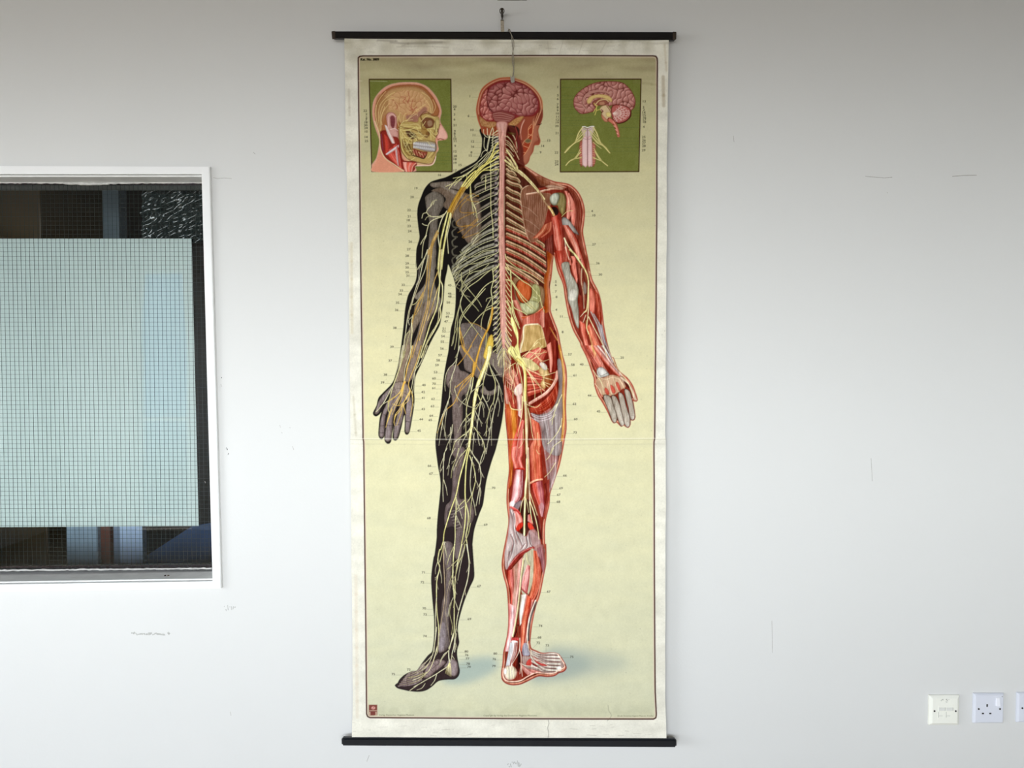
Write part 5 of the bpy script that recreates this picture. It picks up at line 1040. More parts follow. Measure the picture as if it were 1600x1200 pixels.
# ================= nerves on the right half
for i in range(8): stroke([(789 + .2 * i, 212 + i * 6.4), (795, 215 + i * 6.6), (801 + i * .6, 223 + i * 7)], 1.0, 'E0CCA4', w1=.7)
for s, w in (('A 505,880 560,960 620,1080 C 60,0 160,80 250,140 350,240 440,350 500,430', 2.6), ('A 510,960 560,1020 C 120,0 170,90 260,170 350,260 440,360', 2.0), ('A 500,1040 580,1090 C 120,90 200,130 260,180', 1.2)):
    stroke(s, w + .8, '7A5030', clip=RM, a=.8); stroke(s, w, 'E8D8A0', w1=w * .8, clip=RM)
stroke('C 440,350 500,460 550,520', 2.2, 'B08C6C', clip=RM); stroke('C 545,515 580,560 600,605', 3.4, 'D8B070', clip=RM); stroke('C 550,525 590,590', .9, 'F6E8B0', clip=RM)
for s, w, c in (('C 690,620 720,590 760,560 810,560', 1.0, 'E8DC98'), ('C 740,570 760,500 765,440', .8, 'F0C0A0'), ('C 690,530 695,600', .8, 'D8C878'), ('C 715,860 760,950 830,1040 900,1150 940,1200', 2.0, 'E8E0B0'), ('F 280,0 350,60 400,140 460,240 485,330 485,460 470,660 440,690', 2.2, 'DCD090'), ('F 300,30 380,130 440,220', .8, '6A5A30'), ('F 490,340 490,600 480,760 470,860 490,930', 1.5, 'E8DFA8'), ('F 415,210 410,350 430,460 440,650', .8, 'E4D6B0'), ('F 460,670 400,740', .9, CREAM), ('F 460,720 430,800', .9, CREAM), ('F 465,780 465,870', .8, 'D8C878'), ('F 490,740 560,880 640,1030 700,1190', 1.3, 'E8D8A8'), ('F 490,900 520,1020 570,1150', 1.0, 'F0C880'), ('F 520,1050 560,1190', .8, 'F0C880'), ('F 500,240 560,360 620,500', .8, 'E8DCB8'), ('C 720,860 735,980 770,1100', .9, CREAM), ('J 380,0 430,110', 1.0, 'F0C070'), ('J 590,60 640,200 700,300 780,400 840,540', 1.0, 'E8DCA8'), ('J 700,290 760,340', .8, CREAM), ('J 400,270 450,350 480,380 520,470', .9, 'E8E0B0'), ('J 420,420 460,470 500,560', .7, CREAM)):
    stroke(s, w * .95, c, w1=w * .7, clip=RM)
for s, w in (('E 700,50 720,110 830,200 900,230 1000,280 1129,370', 1.1), ('E 700,190 800,270 900,350 980,400 1080,520', 1.3), ('E 715,330 760,350 830,450 900,560 1000,650', 1.5), ('E 760,230 765,350 770,540 800,700 850,830', 1.6), ('E 770,340 880,500 960,580 1040,660', 1.2), ('E 780,560 800,640 900,690 940,720', 1.3), ('E 1080,500 1100,600 1129,680', 1.1), ('E 1080,560 1040,620', .8), ('E 770,590 790,720 860,870', 1.6), ('E 720,560 760,660 780,800 830,900', 1.3), ('E 740,640 780,760', 1.0)):
    stroke(s, w + .5, '4A2A18', a=.5, clip=RM); stroke(s, w, 'E8E2A0', w1=w * .7, clip=RM)
# right plexus and sciatic
fill('E 780,740 840,900 850,1060 870,1190 820,1190 800,1090 830,1000 760,800', 'EAE294', edge='B8A860', ew=1.4, clip=RM)
fill('I 90,60 130,0 180,40 220,100 270,160 300,230 280,260 200,190 130,110', 'EAE094', edge='B8A45C', ew=1.6, clip=RM)
for s in ('I 120,60 160,130 200,180', 'I 100,100 180,180', 'I 150,30 190,110'): stroke(s, .8, '6A4A2C', a=.7, clip=RM)
stroke('I 200,150 260,210 285,300 290,430 285,560 295,700 300,900 305,1190', 5.0, '9A7A40', w1=3.6, clip=RM); stroke('I 200,150 260,210 282,300 285,430 282,560 292,700 298,900 303,1190', 3.8, 'E6D07C', w1=2.8, clip=RM); stroke('I 255,230 275,320 276,430 274,560 285,700 292,900 298,1190', 1.0, 'F8F0B0', clip=RM)
stroke('I 292,620 302,900 306,1190 L 445,300 430,500', 2.4, 'D8B89C', clip=RM); stroke('L 460,0 465,200 470,400 480,600', 2.2, 'D0B094', clip=RM); stroke('L 445,120 445,300 430,440 428,500 420,700 415,960', 2.6, 'E8DCA0', clip=RM); stroke('L 440,120 440,300 424,440 412,960', .7, 'FFFAD8', clip=RM)
for s, w in (('L 425,520 390,600 370,710', 1.0), ('L 430,540 450,620 465,710', .9), ('L 475,590 485,700 505,820', 1.3), ('L 480,590 520,700 560,860 580,1005', 1.4), ('L 480,500 520,620 560,740', 1.1), ('I 280,240 400,300 480,330 630,290', .9), ('I 290,250 400,400 500,500', 1.0), ('I 290,250 350,350 390,480 392,580', 1.1), ('I 300,260 430,420 470,540', .9), ('I 480,350 600,380', .8), ('I 480,400 570,430', .8), ('I 480,410 550,460', .8), ('I 320,150 420,60 480,0', .8), ('I 340,160 420,120 500,60', .8), ('I 250,120 330,70 420,90 520,70', .9), ('I 350,170 440,80 460,10', .8), ('I 400,100 480,200 540,260', .8), ('I 430,130 480,170 550,150', .7), ('I 280,120 360,20 420,-60 500,-90', .8), ('I 380,10 430,-40 470,10', .7),
             ('I 200,190 240,350 260,500 265,600 310,650 400,680 450,650', 1.1), ('I 255,560 245,700 190,705 130,690 110,620', 1.3), ('I 260,600 250,740 230,850 200,1000', 1.0), ('I 120,200 110,300 140,380 130,480', .8), ('I 150,200 160,330 140,420', .8), ('I 180,190 130,220 60,280', .9), ('I 190,200 200,300 180,340', .8), ('I 155,500 150,560 160,640', .8), ('I 315,690 340,800 360,960 380,1040', 1.0), ('I 690,540 650,630 600,760 580,870', 1.1), ('I 640,640 560,730', .8), ('I 620,760 560,830', .8), ('I 680,880 640,960 560,1060 530,1080', 1.1), ('I 690,800 680,900', .9), ('I 680,1050 600,1110 560,1190', .9), ('L 740,0 700,80 660,130', .9), ('L 760,160 700,260 640,320', .9), ('L 550,20 570,60 590,65', .8), ('N 580,100 590,180 620,240', 1.0), ('I 420,960 430,1100', .8), ('I 265,920 260,1060 215,1130', .8)):
    stroke(s, w, 'EADFA6', w1=w * .65, clip=RM)
for i in range(7): stroke([(788 + i * 1.6, 565 + i), (787 + i * 2.6, 585 + i * 2), (786 + i * 3.6, 600 + i * 3)], .7, ['E4DCA8', 'D8C8B0'][i % 2], a=.85, clip=RM)
for s in ('I 80,380 110,420', 'I 90,400 140,440', 'I 70,350 120,380'): stroke(s, .8, 'E8A090', clip=RM)
stroke('X 787,600 788.6,632 791,665 793.6,690', .8, '7A2A20', a=.7)
# ================= inset panels
def panel(s):
    q = T(s)
    fill(q, '767B3A', smooth=False, noise=0.08); stroke(np.vstack([q, q[:1]]), 1.6, '3A1A12', smooth=False)
    return fullmask(q, False)
PQ = panel('Q 118,97 1018,97 1032,1116 146,1113')
for y in (400, 492, 545, 606, 690, 745, 788, 838, 905, 950, 990, 1028): stroke([(560 + 850 / 7.056, 110 + y / 7.056), (560 + 1026 / 7.056, 110 + y / 7.056)], .4, '56683A', smooth=False, a=.7)
HQ = 'Q 420,140 540,132 660,140 760,185 840,270 885,350 910,430 912,470 900,520 900,570 940,640 975,700 975,745 940,762 880,768 868,800 880,870 855,910 850,960 835,1010 800,1045 700,1050 620,1055 600,1116 150,1113 200,960 222,860 230,760 190,640 160,530 155,420 175,320 240,230 320,170'
fill(HQ, 'DE9C80', edge='E8B8A0', ew=2, clip=PQ); HMQ = fullmask(HQ)
q = crom(T(HQ), True); stroke(q, 1.2, 'E6BEA6', smooth=False, clip=PQ); stroke(q, .5, '9A5040', smooth=False, a=.6, clip=PQ)
fill('Q 420,165 540,155 660,163 740,200 820,290 865,370 890,450 850,520 700,560 500,600 440,640 400,800 260,720 215,640 185,530 180,420 205,330 260,250 340,190', 'A8683E', edge='7A3A26', ew=2.2, clip=HMQ)
fill('Q 420,185 540,172 650,182 730,225 800,310 830,400 820,480 700,560 460,580 320,480 220,600 200,500 210,380 270,280 340,210', 'C49A66', edge='9A6440', ew=5, clip=HMQ, noise=.15)
fill('Q 200,300 260,260 340,350 300,480 250,620 215,600 190,480', 'A8764A', a=.6, clip=HMQ, edge='B88A5C')
gyri('Q 380,260 480,220 620,225 720,280 780,370 770,460 700,500 600,540 500,500 420,440 340,430 330,340', 'A8603E', 'CE9C6C', 'E0B488', lam=12, seed=5, lw=.28, clip=HMQ, a=.75)
for _ in range(60):
    x, y = RS.uniform(240, 860), RS.uniform(180, 480); d = RS.uniform(-30, 30, 2); stroke([(560 + x / 7.056, 110 + y / 7.056), (560 + (x + d[0]) / 7.056, 110 + (y + d[1]) / 7.056)], .4, 'D8B488' if RS.rand() < .6 else 'A8703E', a=.5, clip=HMQ)
fill('Q 520,500 640,470 720,400 760,420 730,500 650,560 560,570', 'A06A5C', edge='C08A6A', clip=HMQ, a=.85)
for s in ('Q 470,290 520,300 490,340 510,360', 'Q 545,230 560,300 540,360', 'Q 600,320 580,400 600,430 560,440', 'Q 400,350 430,400 410,430', 'Q 560,390 600,440 640,400', 'Q 620,440 650,480'): stroke(s, 1.0, 'B05A44', a=.8, clip=HMQ)
for s in ('Q 240,660 220,520 240,380 330,280 400,240', 'Q 250,650 240,480 300,340 400,300', 'Q 235,670 200,560 195,420 230,320 300,230', 'Q 245,660 260,480 340,360', 'Q 260,600 250,520 290,400', 'Q 210,600 185,480 195,380', 'Q 800,480 820,400 780,300 700,240', 'Q 790,480 790,400 720,300', 'Q 820,470 850,400 820,320', 'Q 500,600 560,520 640,440 740,370', 'Q 490,600 500,500 530,470', 'Q 480,600 450,520 460,460', 'Q 640,440 650,500', 'Q 520,560 600,500 640,480'): stroke(s, .8, 'E8D090', a=.85, clip=HMQ)
# facial skeleton
fill('Q 460,590 560,560 650,570 660,520 720,480 760,470 800,500 880,510 890,560 860,620 880,690 850,740 850,800 860,860 850,930 830,1000 790,1030 700,1020 560,980 480,900 460,800 440,740', 'BFA260', edge='8A6A38', ew=2, clip=HMQ, noise=.2)
fill('Q 700,550 740,520 810,530 840,570 820,620 760,640 720,610', '7A4A30', edge='4A2418', ew=2, clip=HMQ); fill('Q 760,560 800,550 815,600 770,615', 'A88A6A', clip=HMQ, a=.8)
stroke('Q 700,550 680,500 760,470 840,500 880,490', 1.4, '8A5A34', clip=HMQ); stroke('Q 690,560 760,500 840,520', 1.3, 'D8BE84', clip=HMQ); stroke('Q 470,600 560,600 640,590 700,640', 2.0, 'D0B878', clip=HMQ); stroke('Q 500,640 600,650 680,680 740,730', 1.0, '7A5630', clip=HMQ)
fill('Q 740,680 790,670 780,720 740,740', '6A4428', clip=HMQ, edge='9A7A4A'); fill('Q 520,660 600,680 640,720 600,760 540,720', '4A2C1C', clip=HMQ, edge='8A6A40'); fill('Q 880,600 905,590 900,640 870,680', '5A2E1E', clip=HMQ)
fill('Q 905,590 940,640 975,700 975,745 940,762 880,768 862,720 880,660', 'E2A08C', edge='C87A6A', ew=1.6, clip=PQ, light=('F6C8B8', .5, 0, .7)); stroke('Q 875,760 900,750 940,762', 1.2, '8A3A2C', clip=PQ)
fill('Q 850,540 890,540 890,620 860,680 820,640', 'CDB878', edge='A08A50', clip=HMQ)
fill('Q 600,790 720,780 850,800 850,890 740,890 640,850', 'A8A098', edge='6E5444', clip=HMQ); fill('Q 590,860 700,890 760,900 720,970 620,930', '9A4A34', edge='6A2C1E', clip=HMQ)
for i in range(11):
    x = 612 + i * 22; y = 812 + i * 3.0
    fill([(560 + (x - 9) / 7.056, 110 + (y - 26) / 7.056), (560 + (x + 9) / 7.056, 110 + (y - 26) / 7.056), (560 + (x + 7) / 7.056, 110 + (y + 8) / 7.056), (560 + (x - 7) / 7.056, 110 + (y + 8) / 7.056)], 'E4E0E0', edge='8A8288', ew=.8)
    fill([(560 + (x - 8) / 7.056, 110 + (y + 12) / 7.056), (560 + (x + 8) / 7.056, 110 + (y + 12) / 7.056), (560 + (x + 8) / 7.056, 110 + (y + 46) / 7.056), (560 + (x - 8) / 7.056, 110 + (y + 44) / 7.056)], 'DAD8DA', edge='7A7278', ew=.8)
    stroke([(560 + x / 7.056, 110 + (y - 70) / 7.056), (560 + x / 7.056, 110 + (y - 32) / 7.056)], .6, 'E0D090', a=.9)
for i in range(9): stroke([(560 + (600 + i * 16) / 7.056, 110 + (870 + i * 6) / 7.056), (560 + (620 + i * 16) / 7.056, 110 + (930 + i * 4) / 7.056)], .7, ['D89880', '5A2014'][i % 2], clip=HMQ)
stroke('Q 580,930 650,950 720,970 745,930', 1.2, '2E1C14', clip=HMQ); fill('Q 480,760 560,760 600,860 580,940 520,920 490,850', 'B89C58', edge='8A6A34', clip=HMQ)
for i in range(5): stroke([(560 + (500 + i * 16) / 7.056, 110 + (780 + i * 8) / 7.056), (560 + (510 + i * 18) / 7.056, 110 + (850 + i * 18) / 7.056)], 1.4, '4A2A18', a=.9, clip=HMQ)
for s in ('Q 450,640 470,740 480,860 540,960 550,1000', 'Q 450,640 520,740 560,760 600,780', 'Q 440,640 500,620 600,620 700,640', 'Q 450,650 540,660 640,620', 'Q 470,740 560,740 640,720', 'Q 520,760 560,860 620,930', 'Q 500,800 600,800', 'Q 560,700 640,760 600,800', 'Q 700,620 740,560', 'Q 760,650 820,720 850,740', 'Q 740,700 700,740 640,740', 'Q 790,660 800,760', 'Q 760,640 840,640 870,700', 'Q 730,620 640,640 500,660', 'Q 620,960 560,1000', 'Q 520,890 600,880', 'Q 770,960 820,900'): stroke(s, .8, 'E8DC90', a=.95, clip=HMQ)
stroke('Q 470,900 560,1000 680,1030 800,1020 840,980', 1.6, 'D8B888', clip=HMQ); stroke('Q 620,1052 700,1046 800,1042 838,1005 852,950', 1.2, 'F0D4C0', clip=PQ)
for s_, w_ in (('Q 455,600 445,700 460,800 480,900 560,985 700,1022 800,1025 840,960', 1.0), ('Q 470,620 560,640 640,660 720,720 760,740', .9), ('Q 700,545 690,490 740,450 800,480', .9), ('Q 740,650 700,640 690,570', 1.2), ('Q 845,560 850,640 830,700 860,740', 1.0), ('Q 600,770 590,880 620,950', 1.2), ('Q 850,800 840,900 800,960', .8), ('Q 480,760 500,860 560,940', .9), ('Q 640,720 660,770 740,765 850,790', 1.0), ('Q 870,640 880,690 855,730', 1.1)):
    stroke(s_, w_, '5E3A20', a=.75, clip=HMQ)
fill('Q 700,610 745,640 770,700 740,730 690,690', '9A7038', a=.6, clip=HMQ)
for s_ in ('Q 500,690 600,690 700,690', 'Q 560,650 600,700 700,760', 'Q 640,620 680,700 760,720', 'Q 480,700 500,800 540,880', 'Q 760,780 800,830 840,850', 'Q 620,700 560,760 520,840', 'Q 790,650 830,700 870,700', 'Q 660,900 700,930', 'Q 450,620 430,560 440,500', 'Q 460,610 500,560 600,540'): stroke(s_, .7, 'EAE09A', a=.9, clip=HMQ)
# ear
fill('Q 310,560 305,500 330,465 370,460 410,490 425,560 420,640 440,700 430,745 390,740 350,700 325,640', 'C88A80', edge='9A5A54', ew=2, clip=HMQ, light=('E4B8AC', -.5, -.5, .6)); fill('Q 350,560 350,510 380,495 405,530 400,610 380,640 355,610', '7E3C40', edge='A86660', clip=HMQ, ew=1.4); stroke('Q 330,640 330,520 370,480 410,510', 1.0, 'E8C0B4', clip=HMQ); stroke('Q 350,650 400,640 430,660', .9, 'F0D8D0', clip=HMQ)
# neck muscles
fill('Q 240,690 300,660 360,720 440,750 470,900 500,990 640,1010 600,1113 510,1113 400,1060 300,970 250,860', '8E2A20', edge='6A1A14', clip=HMQ)
band('Q 300,900 360,980 460,1070', 'Q 430,800 460,920 480,1080', ['C84030', 'E86858', 'B03024', 'D85444', '902018'], clip=HMQ, nh=10, hi='F4A898'); band('Q 280,700 290,800 300,930', 'Q 320,740 340,820 330,900', ['B03828', 'D85040', '902418'], clip=HMQ)
band('Q 290,600 320,700 370,800', 'Q 320,620 380,740 400,800', ['D8C0B8', 'F0E4E0', 'C08A80'], clip=HMQ, nh=4); band('Q 300,920 380,860 440,820', 'Q 320,930 400,880 440,850', ['C8BCC0', 'EAE0E0', 'A06058'], clip=HMQ); band('Q 400,880 410,960 430,1040', 'Q 430,830 440,940 450,1050', ['C84838', 'D8D0D4', 'C04434'], clip=HMQ)
band('Q 490,1010 500,1060 520,1113', 'Q 640,1020 600,1060 590,1113', ['E89080', 'F4B8A8', 'D8503C', 'F0A090', 'C84030', 'F0B4A0'], clip=HMQ, nh=8)
fill('Q 155,1113 190,1000 220,880 245,870 290,960 400,1050 500,1113', 'E29A7C', edge='E8AC90', ew=2, clip=HMQ); stroke('Q 180,560 230,700 240,850 290,960 400,1040 500,1108', 1.5, 'E8CFA0', clip=HMQ); stroke('Q 250,700 262,800 270,880', 1.2, '7A3A50', clip=HMQ)

PR = panel('R 110,97 998,95 974,1114 108,1118')
for y in (187, 280, 322, 378, 400, 430, 458, 478, 518, 550, 580, 605, 700, 905, 1035): stroke([(860 + 110 / 7.056, 110 + y / 7.056), (860 + (470 if y > 420 else 330) / 7.056, 110 + y / 7.056)], .4, '54663A', smooth=False, a=.75)
for y in (345, 410, 440, 470, 500, 535, 630, 745, 780, 815, 850, 890): stroke([(860 + 640 / 7.056, 110 + y / 7.056), (860 + 985 / 7.056, 110 + y / 7.056)], .4, '54663A', smooth=False, a=.75)
BR = 'R 255,340 275,280 340,215 440,155 560,125 700,122 800,140 870,200 915,270 935,340 925,400 900,430 870,440 800,390 700,380 640,390 600,380 500,350 490,430 440,460 340,475 290,440 262,400'
q = fill(BR, '9A5048', edge='6A2820', ew=1.6, clip=PR); stroke(q, .9, '5A1E18', smooth=False)
gyri(BR, '5A221E', 'A8685E', 'DCA398', lam=11.5, seed=21, lw=.42, edge='8A4038', ew=4)
stroke('R 420,440 370,400 360,330 410,260 500,230 600,235 660,260', 3.8, 'C08A7C'); stroke('R 430,300 500,245 600,248 650,270', .8, '5E2620', a=.9); stroke('R 395,420 345,340 400,240 520,200', .8, '5E2620', a=.7)
fill('R 400,340 430,290 500,265 590,265 650,285 680,320 670,350 640,330 560,300 480,310 440,360 410,365', 'DCBE7C', edge='A8803C', ew=1.4)
fill('R 460,350 540,310 620,330 650,350 600,380 520,390 480,400', '9A5848', edge='6A3028'); stroke('R 500,370 540,330 610,320 640,345', 1.4, 'E0C48C'); fill('R 540,350 590,345 600,370 550,380', 'C08868')
fill('R 540,430 560,395 620,380 660,420 680,480 660,520 640,560 600,560 560,500 570,460', 'DCC096', edge='9A5A40', ew=1.5); stroke('R 560,430 580,450 560,465', 1.2, '6A2430'); fill('R 612,470 645,460 668,480 660,505 625,508', 'E8D48C', edge='B09040', ew=.8); stroke('R 620,390 650,430 665,465', 1, '7A4028')
fill('R 560,480 600,520 640,560 600,565 565,520', 'D89878', edge='A05A44')
q = fill('R 670,420 700,380 780,378 850,400 885,440 880,500 840,550 760,585 710,560 680,520', 'BC645C', edge='6E2420', ew=3); stroke(q, .9, '5A1E18', smooth=False, a=.8); stroke('R 740,585 820,565 880,510 888,450', 1.6, '4A1A16')
for k in range(9):
    a_ = -1.35 + k * .34; x, y = 700 + 165 * math.cos(a_), 470 + 95 * math.sin(a_)
    if k == 0: continue
    stroke([(860 + 690 / 7.056, 110 + 472 / 7.056), (860 + (690 + x) / 2 / 7.056, 110 + (472 + y) / 2 / 7.056), (860 + x / 7.056, 110 + y / 7.056)], .9, 'F0D8CC', w1=.6)
    for f in (.45, .65, .85):
        bx, by = 690 + (x - 690) * f, 472 + (y - 472) * f
        for sg in (1, -1): stroke([(860 + bx / 7.056, 110 + by / 7.056), (860 + (bx + 22 * math.cos(a_ + sg * .9)) / 7.056, 110 + (by + 22 * math.sin(a_ + sg * .9)) / 7.056)], .5, 'F0D8CC')
stroke('R 650,540 700,580 730,640 750,720', 6.6, '8A3A2C', w1=4.6); stroke('R 655,545 702,585 732,645 750,722', 5.0, 'D07860', w1=3.6); stroke('R 690,560 725,630 745,720', 1.2, 'E8A48C')
for i in range(7): stroke([(860 + (690 + i * 8) / 7.056, 110 + (590 + i * 20) / 7.056), (860 + (705 + i * 8) / 7.056, 110 + (600 + i * 20) / 7.056)], .8, 'F0B8A0' if i % 2 else '7A2A20')
for s in ('R 480,360 510,400 490,430 475,460', 'R 510,420 500,460 490,490', 'R 490,380 520,390', 'R 540,430 510,440'): stroke(s, 1.0, 'E4D070')
for p_ in (('R 860,440 870,470 860,500'),): stroke(p_, .7, 'F0D8CC')
# cord segment with roots
fill('R 320,800 350,780 350,1050 320,1010', 'B86A58', edge='8A4434'); fill('R 460,790 495,810 495,1010 460,1050', 'B86A58', edge='8A4434')
fill('R 350,620 400,640 470,615 490,640 455,760 465,1040 440,1055 410,1045 370,1055 350,1040 360,760 335,640', 'D8C0BC', edge='B08C88', ew=2)
fill('R 352,755 405,750 405,1048 370,1054 352,1040', 'E0B4B0', edge='C08480', ew=1.6, light=('F6DEDA', 0, 0, .6)); fill('R 412,750 455,755 458,1040 440,1054 412,1046', 'E0B4B0', edge='C08480', ew=1.6, light=('F6DEDA', 0, 0, .6)); stroke('R 408,640 408,1045', 1.0, '8A5050')
for i in range(9): stroke([(860 + 345 / 7.056, 110 + (830 + i * 24) / 7.056), (860 + 322 / 7.056, 110 + (845 + i * 22) / 7.056)], .7, 'E8A890'); stroke([(860 + 465 / 7.056, 110 + (830 + i * 24) / 7.056), (860 + 490 / 7.056, 110 + (845 + i * 22) / 7.056)], .7, 'E8A890')
for s, w in (('R 360,620 310,690 270,790 200,850 155,905', 2.0), ('R 390,660 320,740 260,800', 1.6), ('R 350,750 300,780 240,820 160,905', 1.8), ('R 380,700 340,760 290,790', 1.2), ('R 370,650 330,700 300,740', 1.1), ('R 330,900 270,970 210,1000 170,1045', 1.8), ('R 340,960 280,970 220,990', 1.4), ('R 330,860 300,920 260,975', 1.1), ('R 320,965 250,975', 1.0),
             ('R 470,620 510,690 550,790 610,850 655,910', 2.0), ('R 430,660 500,740 560,810', 1.6), ('R 465,740 520,800 580,830 650,905', 1.8), ('R 440,700 490,760 540,800', 1.2), ('R 460,650 490,700 530,740', 1.1), ('R 490,890 530,960 580,1010 630,1050', 1.8), ('R 470,960 520,980 570,1000', 1.4), ('R 480,860 520,930 560,985', 1.1), ('R 470,790 520,830 560,860', 1.0)):
    stroke(s, w + .5, '8A7A3C', a=.7); stroke(s, w * .8, 'E6DC94', w1=w * .7)
stroke('R 352,620 380,618 405,630 440,618 478,616', 1.4, 'F0E8E4'); stroke('R 355,640 405,660 460,640', .6, 'A08888'); stroke('R 350,745 410,760 460,745', .5, '8A6A6A')

# lithographic grain: streaks along the limbs, slightly browner inks
st1 = lpnoise(CH, CW, 3.0, 41, 40)[..., None]; st2 = lpnoise(CH, CW, 26, 42, 60)[..., None]; gr = lpnoise(CH, CW, 3.2, 43, 3.2)[..., None]
lum = img.mean(2, keepdims=True)
k = RM[..., None]
img += k * (st1 * 0.045 + st2 * 0.035 + gr * 0.018) * (0.35 + lum)
img += k * (np.array([-.035, -.030, -.045], np.float32) + (lum - .42) * 0.16)
k = (LM[..., None] * (1 - k)) * np.clip((lum - 0.14) * 6, 0, 1)
img += k * ((st1 * 0.05 + gr * 0.03 + st2 * 0.02) * (0.3 + lum) + np.array([.012, .0, -.022], np.float32))
k = LM[..., None] * np.clip(1 - (lum - .10) * 9, 0, 1)
img -= k * img * .35
for M_ in (PQ, PR): img += M_[..., None] * (gr * 0.014 + st2 * 0.006)
img[:] = np.clip(img, 0, 1)
del st1, st2, gr, lum

# ================= join of the two printed sheets
stroke('X 547,685.0 700,686.2 860,686.0 1022,684.6 1044,684.8', .7, 'F0EADC', a=.85)
stroke('X 547,686.4 700,687.6 860,687.4 1044,686.2', .7, '8A8468', a=.35); stroke('X 547,693.5 800,695 1044,693.5', 1.2, '8A8468', a=.12, soft=2)
stroke('X 578,126.5 600,127 605,127.6', .5, 'F0E8D0', a=.7); stroke('X 540,125.6 566,126.4', .5, 'F0EAD8', a=.6)
# specks, stains, crease of use
for _ in range(420):
    x, y = RS.uniform(545, 1040), RS.uniform(64, 1150)
    stroke([(x, y), (x + RS.uniform(-.6, .6), y + RS.uniform(-.6, .6))], RS.uniform(.4, 1.1), '6E6650', a=RS.uniform(.08, .4), smooth=False)
for _ in range(60):
    x, y = RS.uniform(545, 1040), (RS.uniform(1126, 1150) if RS.rand() < .6 else RS.uniform(62, 84)); L_ = RS.uniform(2, 16)
    stroke([(x, y), (x + L_, y + RS.uniform(-1, 1))], RS.uniform(.4, 1.0), '8A8070', a=RS.uniform(.1, .35), smooth=False)
stroke('X 856.5,1125 857.5,1130 855.6,1137 857,1144 856.4,1152', .7, '5A5040', a=.7); stroke('X 950,1102 951,1110 955,1118 949,1126', 1.2, '6A6450', a=.3)
stroke('X 830,90.5 831,91', 1.6, '5A5440', a=.0)
for s in ('X 912,62 904,84', 'X 880,62 874,84', 'X 950,60 938,82', 'X 855,64 858,84'): stroke(s, 1.0, 'A8A08A', a=.35, soft=1.2)
for s, c, w, a_ in (('X 610,66 640,68 690,66', '8A8274', 3, .4), ('X 590,63 620,64', '8A8274', 2, .4), ('X 620,73 660,72 700,74', 'A8A08E', 1.2, .4), ('X 900,63 940,66 1000,63', 'A09880', 2, .3), ('X 545,140 546,180', 'A89C84', 3, .3), ('X 1036,120 1037,165', '94805E', 5, .35), ('X 1038,70 1041,110', 'B8A888', 3, .35), ('X 990,128 1024,132', '8A7A5A', 4, .2), ('X 552,620 556,680', 'A89C7C', 3, .25), ('X 549,380 550,520', 'C8B890', 4, .3), ('X 556,900 558,1120', 'D8C8B0', 5, .35)):
    stroke(s, w, c, a=a_, soft=2.5)
